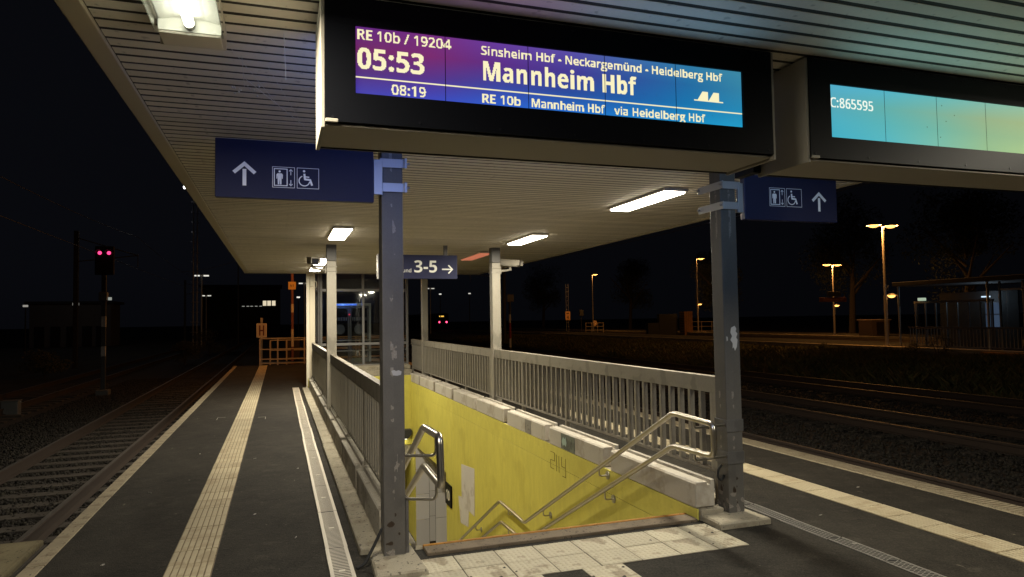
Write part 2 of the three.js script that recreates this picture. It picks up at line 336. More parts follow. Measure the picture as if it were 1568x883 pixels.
// ------------------------------------------------------------------ stairwell and underpass
{
  const steps = [];
  const up = 12, r1 = 1.96 / up, d1 = (8.75 - 5.02) / up;
  for (let i = 0; i < up; i++) steps.push(B(WX0, WX1 - 0.002, -(i + 1) * r1 - 0.3, -(i + 1) * r1, -5.02 - i * d1, -5.02 - (i + 1) * d1));
  steps.push(B(WX0, WX1 - 0.002, -2.4, -1.965, -8.75, -9.9));
  const r2 = (3.9 - 1.96) / up, d2 = (13.6 - 9.9) / up;
  for (let i = 0; i < up - 1; i++) steps.push(B(WX0, WX1 - 0.002, -1.96 - (i + 1) * r2 - 0.3, -1.96 - (i + 1) * r2, -9.9 - i * d2, -9.9 - (i + 1) * d2));
  struct('stair', steps, mt.concrete);
  const tiles = M({ map: concreteMap, color: lin(1.3, 1.3, 1.3), roughness: 0.5 });
  struct('underpass_floor', [B(WX0 - 0.2, 3.2, FLOOR - 0.2, FLOOR, -23, -13.3), B(3.2, 11, FLOOR - 0.2, FLOOR, -17.1, -13.3)], tiles);
  struct('underpass_ceiling', [B(WX0 - 0.2, 3.18, -1.75, -1.5, -23, WZ1 - 0.03), B(3.42, 11.2, -1.75, -1.45, -17.3, -13.5)], mt.concrete);
  // yellow walls, in panels with fine joints
  const w = tag(new THREE.Group(), null, null, null, 'structure'); w.name = 'stairwell_wall'; scene.add(w);
  const panel = (...a) => mesh('wall_panel', RB(...a, 0.003), mt.yellow, w);
  panel(WX1, WX1 + 0.018, -4.1, -0.152, -13.075, -4.86); panel(WX1, WX1 + 0.018, -0.148, 0.086, -13.075, -4.86);
  panel(WX1, WX1 + 0.22, -4.1, -0.152, -13.755, -13.081); panel(WX1, WX1 + 0.018, -0.148, 0.086, -17.6, -13.081);
  panel(WX1, WX1 + 0.22, -1.44, -0.152, -17.6, -13.758);
  panel(WX1, WX1 + 0.22, -4.1, -1.443, -23, -17.118);
  panel(WX0 - 0.22, WX1 + 0.22, -1.5, 0.26, -17.82, -17.603);
  panel(WX0 - 0.016, WX0, -4.1, 0.04, -23, -13.1); panel(WX0 - 0.016, WX0, -4.1, 0.04, -13.094, -5.0);
  panel(WX0 - 0.2, WX1 + 0.2, -4.1, -1.5, -23.2, -23.0);
  struct('underpass_wall', [B(3.42, 11.2, -4.1, -1.45, -13.7, -13.5), B(11, 11.2, -4.1, -1.45, -17.3, -13.7)], mt.concrete);
  const tw = tag(new THREE.Group(), null, null, null, 'structure'); tw.name = 'underpass_tile_wall'; scene.add(tw);
  mesh('mortar', B(3.425, 11, -4.1, -1.45, -17.32, -17.116), mt.joint, tw);
  const tileMats = [plain(0.62, 0.6, 0.6, 0.35), plain(0.56, 0.545, 0.55, 0.35), plain(0.66, 0.64, 0.63, 0.4)];
  const cols = [3.208, 3.545, 3.70, 4.0, 4.3, 4.6, 4.9, 5.2, 5.5];
  for (let i = 0; i < cols.length - 1; i++) for (let y = FLOOR, k = 0; y < -1.5; y += 0.62, k++) mesh('wall_tile', RB(cols[i] + 0.004, cols[i + 1] - 0.004, y + (i % 2) * 0.06, Math.min(-1.46, y + 0.612 + (i % 2) * 0.06), -17.115, -17.1, 0.004), tileMats[Math.floor(rnd(3))], tw);
  struct('skirting', B(3.18, 3.2, FLOOR, FLOOR + 0.09, -23, -17.1), mt.darkBox);
  // bare plaster where paint has come off
  const patch = (pts) => { const s = new THREE.Shape(pts.map(([z, y]) => new THREE.Vector2(-z, y))); const g = new THREE.ExtrudeGeometry(s, { depth: 0.004, bevelEnabled: false }); g.rotateY(Math.PI / 2); return g.translate(WX1 - 0.004, 0, 0); };
  mesh('bare_patch', patch([[-12.5, -1.02], [-11.6, -0.93], [-11.62, -1.75], [-12.0, -1.75], [-12.05, -2.05], [-12.6, -2.12], [-12.75, -1.66], [-12.5, -1.62]].map(([z, y]) => [z, y])), mt.plaster, w);
  // scratched tag on the yellow wall
  const st = []; const Y0 = -0.10, sx = (z, y) => [WX1 - 0.002, y, z];
  const stroke = (pts) => { for (let i = 0; i < pts.length - 1; i++) st.push(bar(sx(...pts[i]), sx(...pts[i + 1]), 0.0035, 5)); };
  stroke([[-8.03, Y0 + 0.1], [-7.9, Y0 + 0.1], [-7.9, Y0], [-8.03, Y0], [-8.03, Y0 - 0.1], [-7.92, Y0 - 0.1]]);
  stroke([[-7.84, Y0 + 0.09], [-7.84, Y0 - 0.11]]); stroke([[-7.76, Y0 + 0.09], [-7.76, Y0 - 0.11]]);
  stroke([[-7.68, Y0 + 0.09], [-7.68, Y0 - 0.02], [-7.56, Y0 - 0.02]]); stroke([[-7.56, Y0 + 0.09], [-7.56, Y0 - 0.13], [-7.66, Y0 - 0.13]]);
  solo('graffiti_mark', st, plain(0.2, 0.16, 0.03, 0.9), 'small dark angular graffiti scrawl on the yellow stair wall', 'graffiti');
  // sign 10
  const sg = thing('number_sign', 'small black sign with a white 10 on the yellow stair wall', 'sign', [WX1 - 0.02, -1.81, -13.48]);
  mesh('plate', RB(-0.012, 0.018, -0.21, 0.21, -0.24, 0.24, 0.006), mt.caseBlack, sg);
  const pl = new THREE.PlaneGeometry(0.44, 0.38).rotateY(-Math.PI / 2).translate(-0.0145, 0, 0);
  mesh('print', pl, M({ map: print(128, 112, (c, w2, h2) => { c.fillStyle = '#0c0d10'; c.fillRect(0, 0, w2, h2); c.fillStyle = '#e8e4d8'; c.font = 'bold 78px sans-serif'; c.textAlign = 'center'; c.fillText('10', w2 / 2, 84); }), roughness: 0.5 }), sg, true);
  // loudspeaker-like lamp box at the far wall of the stairwell
  const wl = thing('wall_lamp', 'grey wedge wall lamp low on the yellow end wall of the stairwell', 'lamp', [2.95, -1.2, -17.6]);
  mesh('body', prism([[-0.3, 0.1], [0.22, 0.1], [0.22, -0.02], [0.12, -0.12], [-0.3, -0.12]], 0.0, 0.22), mt.darkBox, wl);
  mesh('diffuser', B(-0.28, 0.1, -0.135, -0.122, 0.02, 0.2), glow(1, 0.95, 0.8, 2.5), wl);
  area(null, [2.85, -1.345, -17.5], [2.85, -3, -17.5], 0.36, 0.17, [1, 0.93, 0.72], 10);
  // tubes in the underpass, out of sight
  for (const [i, [x, z]] of [[1.9, -19.6], [4.6, -15.4]].entries()) {
    const y = i ? -1.46 : -1.51;
    const u = thing('underpass_lamp', i ? 'long strip lamp on the underpass ceiling behind the stair wall' : 'long strip lamp on the ceiling of the passage toward the lift', 'lamp', [x, y, z]);
    mesh('housing', RB(-0.09, 0.09, -0.07, 0, -0.65, 0.65, 0.01), mt.housing, u);
    mesh('diffuser', RB(-0.075, 0.075, -0.1, -0.071, -0.62, 0.62, 0.01), glow(1, 0.97, 0.85, 4), u);
    area(null, [x, y - 0.115, z], [x, y - 2, z], 0.15, 1.24, [1, 0.95, 0.84], i ? 26 : 44);
  }
}

// ------------------------------------------------------------------ canopy
const CEIL = 2.88, CX0 = -0.78, CX1 = 5.14, CZ0 = 4, CZ1 = -17.9;
{
  const c = thing('platform_canopy', 'long flat platform canopy lined with narrow cream metal slats', 'canopy');
  mesh('roof_deck', B(CX0, CX1, CEIL + 0.12, CEIL + 0.30, CZ1, CZ0), mt.cavity, c);
  mesh('gap_shade_sheet', B(CX0 + 0.076, CX1 - 0.076, CEIL + 0.0016, CEIL + 0.009, CZ1 + 0.031, CZ0), mt.cavity, c);  // dark sheet just above the slat faces: the gaps' shade given as colour
  mesh('fascia', [RB(CX0 - 0.02, CX0 + 0.075, CEIL - 0.012, CEIL + 0.33, CZ1, CZ0, 0.008), RB(CX1 - 0.075, CX1 + 0.02, CEIL - 0.012, CEIL + 0.33, CZ1, CZ0, 0.008)], mt.fascia, c);
  mesh('end_fascia', [RB(CX0 - 0.025, CX1 + 0.025, CEIL - 0.014, CEIL + 0.335, CZ1 - 0.03, CZ1 + 0.03, 0.008)], mt.fascia, c);
  mesh('edge_trim', [B(CX0 - 0.045, CX0 - 0.022, CEIL + 0.03, CEIL + 0.36, CZ1, CZ0), B(CX1 + 0.022, CX1 + 0.045, CEIL + 0.03, CEIL + 0.36, CZ1, CZ0)], mt.dark, c);
  const pitch = 0.0985, W = CX1 - CX0 - 0.16;
  const shape = new THREE.Shape([[-0.036, 0.012], [-0.036, 0.0008], [-0.0352, 0], [0.0352, 0], [0.036, 0.0008], [0.036, 0.012]].map((p) => new THREE.Vector2(...p)));
  const base = new THREE.ExtrudeGeometry(shape, { depth: W, bevelEnabled: false }).rotateY(Math.PI / 2).translate(-W / 2, 0, 0);
  const vs = [0, 1, 2, 3, 4].map((k) => { const g = wuv(base.clone()), uv = g.attributes.uv; for (let i = 0; i < uv.count; i++) uv.setXY(i, uv.getX(i) + k * 0.83, uv.getY(i) + k * 0.47); g.userData.done = true; return g; });
  for (let z = CZ1 + 0.09, i = 0; z < CZ0 - 0.05; z += pitch, i++) {
    const s = mesh('slat', vs[Math.floor(rnd(5))], mt.slats[Math.floor(rnd(3))], c);
    s.position.set((CX0 + CX1) / 2, CEIL + rnd(-.0005, .0003), z); s.rotation.set(rnd(-.008, .008), rnd(-.0006, .0006), rnd(-.0003, .0003));
  }
}
function stripLamp(label, x, z, len, kind) {
  const t = thing('ceiling_lamp', label, 'lamp', [x, CEIL, z], 'strip lamps under the platform canopy');
  const clear = kind === 'clear', w = 0.115, h = clear ? 0.08 : 0.028, e = clear ? 0.13 : 0.02, n = len / 2;
  mesh('housing', [RB(-w - 0.012, -w, clear ? -0.03 : -h, -0.003, -n - e, n + e, 0.004), RB(w, w + 0.012, clear ? -0.03 : -h, -0.003, -n - e, n + e, 0.004), B(-w, w, -0.012, -0.004, -n - e, n + e)], mt.housing, t);
  for (const s of [-1, 1]) mesh('end_plate', RB(-w + 0.001, w - 0.001, -h - 0.001, -h + 0.010, s > 0 ? n : -n - e, s > 0 ? n + e : -n, 0.004), mt.housing, t);
  for (const z of [-1, 1]) mesh('end_cap', B(-w - 0.011, w + 0.011, -h, -0.004, z * (n + e), z * (n + e + 0.006)), mt.housing, t);
  const dim = kind === 'dim';
  if (clear) {
    mesh('reflector', [prism([[-w + 0.002, -0.03], [-w + 0.006, -0.03], [-0.06, -0.018], [-0.066, -0.014]], -n, n), prism([[w - 0.002, -0.03], [w - 0.006, -0.03], [0.06, -0.018], [0.066, -0.014]], -n, n), B(-0.066, 0.066, -0.018, -0.0125, -n, n), B(-w, w, -0.07, -0.013, -n, -n + 0.004), B(-w, w, -0.07, -0.013, n - 0.004, n)], mt.reflector, t);
    mesh('tube', cyl(0.019, len - 0.03, [0, -0.046, 0], 'z', 12), glow(...WARM, 16), t);
    mesh('tube_cap', [cyl(0.021, 0.03, [0, -0.046, n - 0.02], 'z'), cyl(0.021, 0.03, [0, -0.046, -n + 0.02], 'z')], mt.galv, t);
  }
  mesh('diffuser', clear ? [B(-w - 0.010, w + 0.010, -h - 0.003, -h, -n + 0.001, n - 0.001), B(-w - 0.010, -w - 0.007, -h + 0.0005, -0.0305, -n + 0.001, n - 0.001), B(w + 0.007, w + 0.010, -h + 0.0005, -0.0305, -n + 0.001, n - 0.001)] : RB(-w + 0.002, w - 0.002, -h - 0.016, -h + 0.003, -n + 0.001, n - 0.001, 0.008), clear ? mt.glass : dim ? glow(1, 0.30, 0.16, 0.5) : glow(...WARM, 20), t);
  area(t, [x, CEIL - h - (clear ? 0.006 : 0.02), z], [x, 0, z], 2 * w - 0.01, len - 0.02, dim ? [1, 0.3, 0.15] : WARM, dim ? 0.5 : LAMP);
  return t;
}
stripLamp('bright strip lamp with bare tube showing, nearest on the canopy edge above the guiding strip', -0.335, -2.2, 1.5, 'clear');
stripLamp('bright strip lamp just above the post with a camera, near the guiding strip side', 0.79, -9.65, 1.15);
stripLamp('bright strip lamp half hidden by the security camera on its post', 0.79, -14.2, 1.5);
stripLamp('farthest bright strip lamp, just in front of the cream column', 0.79, -16.2, 1.0);
stripLamp('bright long strip lamp nearest the post with the striped clamps, toward the far platform', 3.61, -6.28, 1.15);
stripLamp('second bright strip lamp above the open railing, toward the far platform', 3.58, -9.82, 1.15);
stripLamp('faulty strip lamp glowing dull pink near the hanging 3-5 sign', 3.56, -12.6, 1.4, 'dim');
stripLamp('strip lamp of the canopy out above the second display, on the far platform side', 4.63, -1.5, 1.4, 'clear');

// ------------------------------------------------------------------ posts
function post(label, x, z, mat, top, parts) {
  const t = thing('canopy_post', label, 'post', [x, 0, z], 'steel posts that carry the canopy');
  mesh('shaft', RB(-0.075, 0.075, 0, top ? 2.62 : CEIL + 0.05, -0.075, 0.075, 0.007, 2), mat, t);
  if (top) mesh('head_sleeve', RB(-0.077, 0.077, 2.622, CEIL + 0.05, -0.077, 0.077, 0.006), mt.dark, t);
  mesh('base_plate', RB(-0.085, 0.085, 0.0, 0.016, -0.085, 0.085, 0.004), mt.dark, t);
  return t;
}
const lightPost = M({ map: railPaint, color: lin(1.02, 1.02, 1.02), roughness: 0.5, metalness: 0.1 });
const P1 = post('dark grey steel post with chipped foot carrying the wider arrow sign, beside the drain channel', 0.75, -4.86, chipA);
const P2 = post('grey steel post with torn white sticker beside the shiny looped handrail', 3.53, -4.86, chipB);
post('pale steel post with a security camera beside the lift glass', 0.79, -11.3, lightPost, true);
post('pale steel post with a security camera amid the open railing', 3.53, -11.3, lightPost, true);
post('pale steel post at the far end of the open railing, below the hanging sign', 3.53, -17.4, lightPost, false);
{ // torn sticker, bolts, cable loop on the second post
  const s = [[-.02, .10], [.015, .115], [.03, .09], [.022, .07], [.04, .05], [.026, .02], [.04, .0], [.03, -.06], [.012, -.09], [.0, -.06], [-.012, -.07], [-.008, -.03], [-.03, .0], [-.012, .03], [-.028, .06]];
  mesh('torn_sticker', prism(s, 0, 0.002).translate(0.012, 1.45, 0.0755), plain(0.6, 0.58, 0.54, 0.7), P2);
  mesh('sticker_scrap', prism([[-.008, .02], [.006, .015], [.008, -.012], [-.004, -.02]], 0, 0.002).translate(-0.05, 1.46, 0.0755), plain(0.45, 0.44, 0.42, 0.7), P2);
  mesh('torn_sticker', prism([[-.03, .015], [-.01, .02], [0, .012], [.02, .018], [.04, .008], [.036, -.014], [.01, -.02], [-.02, -.016]], 0, 0.002).translate(0.015, 1.29, 0.0755), plain(0.34, 0.34, 0.36, 0.7), P1);
  mesh('cable_stub', pipe([[-0.05, 0.2, 0.07], [-0.1, 0.1, 0.07], [-0.17, 0.0, 0.12], [-0.22, -0.01, 0.14]], 0.011, 0.05, 8).translate(-0.04, 0.03, 0.0), mt.rubber, P1);
  mesh('cable_stub', pipe([[-0.085, 0.42, 0.0], [-0.13, 0.40, 0.02], [-0.14, 0.33, 0.02], [-0.10, 0.30, 0.02], [-0.08, 0.34, 0.02]], 0.009, 0.03, 8), mt.rubber, P2);
  mesh('cover_plate', RB(0.077, 0.10, 0.03, 0.42, -0.05, 0.06, 0.005), mt.dark, P1);
}
function footing(label, x0, x1, z0, z1) {
  const s = new THREE.Shape([[x0, -z0], [x1, -z0], [x1 - 0.02, -z1], [x0 + 0.02, -z1]].map((p) => new THREE.Vector2(...p)));
  const g = new THREE.ExtrudeGeometry(s, { depth: 0.06, bevelEnabled: true, bevelSize: 0.012, bevelThickness: 0.012, bevelSegments: 1 }).rotateX(-Math.PI / 2);
  solo('post_footing', g.translate(0, -0.022, 0), mt.kerb, label, 'concrete footing', 'concrete footings under the near posts');
}
footing('weathered concrete footing under the chipped dark post by the drain', 0.59, 0.90, -4.46, -5.0);
footing('weathered concrete footing under the post with the looped handrail', 3.23, 3.67, -4.58, -5.05);

{ // cobweb under the slats
  const w = plain(0.5, 0.5, 0.48, 0.9), q = [], y = CEIL - 0.012;
  const P = (x, z, d = 0) => [x, y - d, z];
  for (const [a, b, t] of [[P(-0.16, -3.55, 0.02), P(0.14, -4.05, 0.10), 1], [P(-0.2, -3.2, 0.01), P(-0.02, -3.75, 0.06), .8], [P(-0.05, -3.35, 0.02), P(0.15, -4.3, 0.05), .7], [P(0.02, -3.0), P(0.03, -3.2, 0.13), 1], [P(-0.16, -3.3), P(-0.155, -3.45, 0.1), .8], [P(-0.24, -3.72, 0.03), P(-0.1, -3.62, 0.06), .9]]) q.push(bar(a, b, 0.0011 * t, 4));
  for (let i = 0; i < 16; i++) q.push(new THREE.IcosahedronGeometry(rnd(0.0025, 0.006), 0).translate(-0.13 + rnd(-.09, .05), y - rnd(0.02, 0.07), -3.64 + rnd(-.06, .06)));
  tag(solo('cobweb', q, w), 'torn cobweb with specks hanging below the slats beside the display', 'cobweb');
}
// CCTV
function cctv(label, x, z, dir, yaw) {
  const t = thing('security_camera', label, 'camera', [x, 2.5, z], 'security cameras on the canopy posts');
  mesh('clamp', [RB(-0.088, 0.088, -0.055, -0.04, -0.088, 0.088, 0.003), RB(-0.088, 0.088, 0.02, 0.035, -0.088, 0.088, 0.003), RB(dir * 0.09 - 0.012, dir * 0.09 + 0.012, -0.075, 0.055, -0.05, 0.05, 0.005)], mt.caseCream, t);
  mesh('arm', [bar([dir * 0.1, -0.02, 0], [dir * 0.30, 0.005, 0], 0.022, 10, 0.016), cyl(0.022, 0.05, [dir * 0.28, 0.03, 0])], mt.caseCream, t);
  const b = new THREE.Group(); b.name = 'body'; b.position.set(dir * 0.28, 0.115, 0.02); b.rotation.set(0.1, yaw, 0, 'YXZ'); t.add(b);
  mesh('shell', [RB(-0.065, 0.065, -0.055, 0.055, -0.2, 0.17, 0.03, 3)], mt.caseCream, b);
  mesh('hood', [RB(-0.072, 0.072, 0.045, 0.064, -0.2, 0.21, 0.008), RB(-0.072, -0.062, -0.03, 0.05, 0.05, 0.21, 0.004), RB(0.062, 0.072, -0.03, 0.05, 0.05, 0.21, 0.004)], mt.caseCream, b);
  mesh('window', RB(-0.05, 0.05, -0.042, 0.042, 0.165, 0.173, 0.003), mt.caseBlack, b);
  mesh('lens', cyl(0.024, 0.01, [0, 0, 0.176], 'z', 16), plain(0.02, 0.02, 0.03, 0.08), b);
  return t;
}
cctv('white security camera facing along the platform, on the post near the lift', 0.79, -11.3, -1, 0.15);
cctv('white security camera pointing out toward the far platform from the open railing', 3.53, -11.3, 1, 0.75);

// ------------------------------------------------------------------ signs
function pictograms(c, x, y, s) { // lift and wheelchair boxes, s = height
  c.strokeStyle = c.fillStyle = '#f4f8ff'; c.lineWidth = s * 0.025;
  c.strokeRect(x, y, s, s); c.lineWidth = s * 0.045; c.strokeRect(x + s * 0.08, y + s * 0.09, s * 0.58, s * 0.82);
  const p = (px, py) => [x + s * px, y + s * py];
  const poly = (pts) => { c.beginPath(); pts.forEach((q, i) => i ? c.lineTo(...p(...q)) : c.moveTo(...p(...q))); c.closePath(); c.fill(); };
  c.beginPath(); c.arc(...p(0.32, 0.22), s * 0.055, 0, 7); c.fill();
  poly([[0.22, 0.31], [0.42, 0.31], [0.47, 0.38], [0.46, 0.58], [0.42, 0.58], [0.415, 0.42], [0.405, 0.86], [0.335, 0.86], [0.32, 0.6], [0.305, 0.86], [0.235, 0.86], [0.225, 0.42], [0.215, 0.58], [0.175, 0.58], [0.17, 0.38]]);
  c.lineWidth = s * 0.035;
  for (const [a, b] of [[0.38, 0.1], [0.62, 0.9]]) { c.beginPath(); c.moveTo(...p(0.83, a)); c.lineTo(...p(0.83, b)); c.stroke(); const d = b < a ? 0.09 : -0.09; c.beginPath(); c.moveTo(...p(0.75, b + d)); c.lineTo(...p(0.83, b)); c.lineTo(...p(0.91, b + d)); c.stroke(); }
  const X = x + s * 1.12; c.lineWidth = s * 0.025; c.strokeRect(X, y, s, s);
  const q = (px, py) => [X + s * px, y + s * py];
  c.beginPath(); c.arc(...q(0.32, 0.15), s * 0.06, 0, 7); c.fill();
  c.lineWidth = s * 0.1; c.lineJoin = 'round'; c.beginPath(); c.moveTo(...q(0.33, 0.27)); c.lineTo(...q(0.36, 0.55)); c.lineTo(...q(0.6, 0.57)); c.lineTo(...q(0.69, 0.85)); c.stroke();
  c.lineWidth = s * 0.06; c.beginPath(); c.moveTo(...q(0.35, 0.42)); c.lineTo(...q(0.56, 0.44)); c.stroke();
  c.lineWidth = s * 0.055; c.beginPath(); c.arc(...q(0.33, 0.63), s * 0.245, -0.1 + 0.25, Math.PI * 1.38); c.stroke();
}
function arrowUp(c, x, y, h) { c.strokeStyle = '#f4f8ff'; c.lineWidth = h * 0.15; c.lineJoin = 'miter'; c.lineCap = 'butt'; c.beginPath(); c.moveTo(x, y + h); c.lineTo(x, y + h * 0.3); c.stroke(); c.beginPath(); c.moveTo(x - h * 0.41, y + h * 0.46); c.lineTo(x, y + h * 0.08); c.lineTo(x + h * 0.41, y + h * 0.46); c.stroke(); }
const navyCss = '#171c40';
function board(name, label, w, h, pos, draw, pxw) {
  const t = thing(name, label, 'sign', pos);
  mesh('panel', RB(-w / 2, w / 2, -h / 2, h / 2, -0.03, 0.03, 0.006), mt.navy, t);
  const pw = pxw ?? 1024, tx = print(pw, Math.round(pw * h / w), (c, W, H) => { c.fillStyle = navyCss; c.fillRect(0, 0, W, H); draw(c, W, H); });
  const m = mesh('print', new THREE.PlaneGeometry(w - 0.012, h - 0.012).translate(0, 0, 0.0325), M({ map: tx, roughness: 0.75 }), t, true);
  return t;
}
const clampBlue = plain(0.42, 0.43, 0.45, 0.4, 0.5);
{
  const s = board('arrow_sign', 'wide navy sign with white arrow at its outer end, on the chipped dark post', 1.005, 0.382, [0.114, 2.653, -4.76], (c, W, H) => { arrowUp(c, W * 0.172, H * 0.385, H * 0.42); pictograms(c, W * 0.345, H * 0.445, H * 0.365); });
  mesh('bracket_plate', RB(0.505, 0.565, -0.13, 0.115, -0.015, 0.012, 0.003), clampBlue, s);
  for (const y of [0.065, -0.105]) { const k = mesh('clamp_band', [RB(0.548, 0.715, y, y + 0.062, -0.01, 0.0, 0.002), RB(0.715, 0.735, y - 0.005, y + 0.067, -0.03, 0.02, 0.003), RB(0.55, 0.715, y, y + 0.062, -0.185, -0.177, 0.002), RB(0.553, 0.559, y, y + 0.062, -0.18, -0.005, 0.002)], clampBlue, s); mesh('bolt', cyl(0.009, 0.03, [0.74, y + 0.03, 0.0], 'x', 6), mt.galv, k); }
  const s2 = board('arrow_sign', 'navy sign with its arrow after the pictograms, below the blank teal display', 0.96, 0.376, [4.135, 2.633, -4.76], (c, W, H) => { arrowUp(c, W * 0.80, H * 0.31, H * 0.46); pictograms(c, W * 0.255, H * 0.265, H * 0.42); });
  mesh('bracket_plate', RB(-0.53, -0.482, -0.13, 0.115, -0.015, 0.012, 0.003), clampBlue, s2);
  for (const y of [0.065, -0.105]) { const k = mesh('clamp_band', [RB(-0.69, -0.5, y, y + 0.062, -0.008, 0.002, 0.002), RB(-0.694, -0.684, y - 0.002, y + 0.06, -0.32, 0.03, 0.002)], clampBlue, s2); mesh('bolt', [cyl(0.009, 0.03, [-0.70, y + 0.03, 0.012], 'x', 6), cyl(0.009, 0.03, [-0.70, y + 0.03, -0.30], 'x', 6)], mt.galv, k); }
  const s3 = board('platform_sign', 'hanging navy sign reading 3-5 with an arrow, under the canopy over the stair', 1.29, 0.39, [2.155, 2.523, -11.08], (c, W, H) => {
    c.fillStyle = '#dfe0da'; c.font = 'bold ' + Math.round(H * 0.72) + 'px sans-serif'; c.fillText('3-5', W * 0.435, H * 0.74);
    c.font = Math.round(H * 0.22) + 'px sans-serif'; c.textAlign = 'right'; c.fillText('und', W * 0.408, H * 0.74);
    c.strokeStyle = '#dfe0da'; c.lineWidth = H * 0.06; c.beginPath(); c.moveTo(W * 0.80, H * 0.60); c.lineTo(W * 0.93, H * 0.60); c.stroke(); c.beginPath(); c.moveTo(W * 0.885, H * 0.42); c.lineTo(W * 0.938, H * 0.60); c.lineTo(W * 0.885, H * 0.78); c.stroke();
  });
  mesh('hanger', [RB(0.42, 0.485, 0.19, 0.37, -0.02, 0.02, 0.004), RB(-0.485, -0.42, 0.19, 0.37, -0.02, 0.02, 0.004)], mt.dark, s3);
  mesh('end_cap', [RB(-0.668, -0.645, -0.2, 0.2, -0.034, 0.034, 0.005)], mt.galv, s3);
}

// ------------------------------------------------------------------ departure displays (double sided)
function display(name, label, x0, x1, sx0, sx1, sy0, sy1, paint, front, rear) {
  const t = thing(name, label, 'display', [0, 0, 0]);
  const z1 = -2.58, z0 = -2.935, y0 = 2.378, y1 = CEIL - 0.012;
  mesh('case', [RB(x0, x1, y1 - 0.05, y1, z0, z1 - 0.012, 0.004), B(x0 + 0.004, x1 - 0.004, y0 + 0.01, y1 - 0.051, z0 + 0.06, z1 - 0.07)], mt.caseBlack, t);
  mesh('underside', [RB(x0 + 0.003, x1 - 0.003, y0, y0 + 0.01, z0 + 0.005, z1 - 0.02, 0.003)], mt.caseTan, t);
  if (x0 > 1) mesh('rear_mount', RB(x0 - 0.06, x0 - 0.014, y0 + 0.005, y0 + 0.3, z0 - 0.14, z0 + 0.02, 0.004), mt.caseBlack, t);
  mesh('rear_lip', RB(x0, x1, y0 - 0.004, y0 + 0.02, z0 - 0.014, z0 + 0.003, 0.003), mt.caseBlack, t);
  for (const s of [0, 1]) mesh('side_panel', RB(s ? x1 - 0.003 : x0 - 0.012, s ? x1 + 0.012 : x0 + 0.003, y0 - 0.012, y1, z0 - 0.01, z1 - 0.004, 0.003), mt.caseCream, t);
  // front bezel frame round the screen, set back a little
  mesh('bezel', [B(x0 + 0.003, x1 - 0.003, sy1, y1, z1 - 0.03, z1), B(x0 + 0.003, x1 - 0.003, y0 + 0.012, sy0, z1 - 0.03, z1), B(x0 + 0.003, sx0, sy0, sy1, z1 - 0.03, z1 - 0.0005), B(sx1, x1 - 0.003, sy0, sy1, z1 - 0.03, z1 - 0.0005)], mt.bezel, t);
  mesh('screen_backing', B(sx0, sx1, sy0, sy1, z1 - 0.03, z1 - 0.018), mt.black, t);
  mesh('rear_screen', B(sx0, sx1, sy0, sy1, z0 - 0.006, z0 + 0.02), glow(...rear, 0.45), t);
  mesh('rear_bezel', [B(x0 + 0.003, x1 - 0.003, sy1, y1, z0 - 0.005, z0 + 0.03), B(x0 + 0.003, x1 - 0.003, y0 + 0.022, sy0, z0 - 0.005, z0 + 0.03), B(x0 + 0.003, sx0, sy0, sy1, z0 - 0.004, z0 + 0.03), B(sx1, x1 - 0.003, sy0, sy1, z0 - 0.004, z0 + 0.03)], mt.bezel, t);
  const H = 256, W = Math.round(H * (sx1 - sx0) / (sy1 - sy0)), tx = print(W, H, paint);
  const em = new THREE.MeshPhysicalMaterial({ color: lin(0.006, 0.006, 0.008), emissive: lin(1, 1, 1), emissiveMap: tx, emissiveIntensity: 0.97, roughness: 0.6, specularIntensity: 0.12 });
  const n = 5, w = (sx1 - sx0) / n;
  for (let i = 0; i < n; i++) {
    const g = new THREE.PlaneGeometry(w - 0.003, sy1 - sy0).translate(sx0 + w * (i + 0.5), (sy0 + sy1) / 2, z1 - 0.012), uv = g.attributes.uv;
    for (let k = 0; k < uv.count; k++) uv.setX(k, (i + uv.getX(k)) / n);
    mesh('screen_segment', g, em, t, true);
  }
  mesh('hanger', [RB(x0 + 0.3, x0 + 0.36, y1, CEIL + 0.07, -2.8, -2.72, 0.004), RB(x1 - 0.36, x1 - 0.3, y1, CEIL + 0.07, -2.8, -2.72, 0.004)], mt.dark, t);
  mesh('latch', [RB(x0 + 0.004, x0 + 0.05, y0 + 0.008, y0 + 0.022, z1 - 0.01, z1 + 0.006, 0.003)], mt.caseCream, t);
  const sc = []; for (let i = 0; i < 7; i++) for (const y of [y0 + 0.03, y1 - 0.02]) sc.push(cyl(0.005, 0.003, [x0 + 0.03 + i * (x1 - x0 - 0.06) / 6, y, z1 + 0.001], 'z', 8)); for (const q of sc) mesh('screw', q, mt.caseBlack, t);
  const xc = (sx0 + sx1) / 2, yc = (sy0 + sy1) / 2;
  for (const f of front) area(t, [sx0 + (sx1 - sx0) * f[0], yc, z1 + 0.006], [sx0 + (sx1 - sx0) * f[0], yc, 5], (sx1 - sx0) * f[1], sy1 - sy0, f[2], f[3]);
  area(t, [xc, yc, z0 - 0.018], [xc, yc, -20], sx1 - sx0, sy1 - sy0, rear, 7);
  return t;
}
const grad = (c, W, H, stops) => { // bilinear colour field through a coarse grid of colours
  const nx = stops[0].length, ny = stops.length, im = c.createImageData(W, H);
  for (let j = 0; j < H; j++) for (let i = 0; i < W; i++) {
    const u = i / (W - 1) * (nx - 1), v = j / (H - 1) * (ny - 1), a = Math.min(nx - 2, Math.floor(u)), b = Math.min(ny - 2, Math.floor(v)), fu = u - a, fv = v - b;
    for (let k = 0; k < 3; k++) im.data[(j * W + i) * 4 + k] = mix(mix(stops[b][a][k], stops[b][a + 1][k], fu), mix(stops[b + 1][a][k], stops[b + 1][a + 1][k], fu), fv);
    im.data[(j * W + i) * 4 + 3] = 255;
  }
  c.putImageData(im, 0, 0);
};
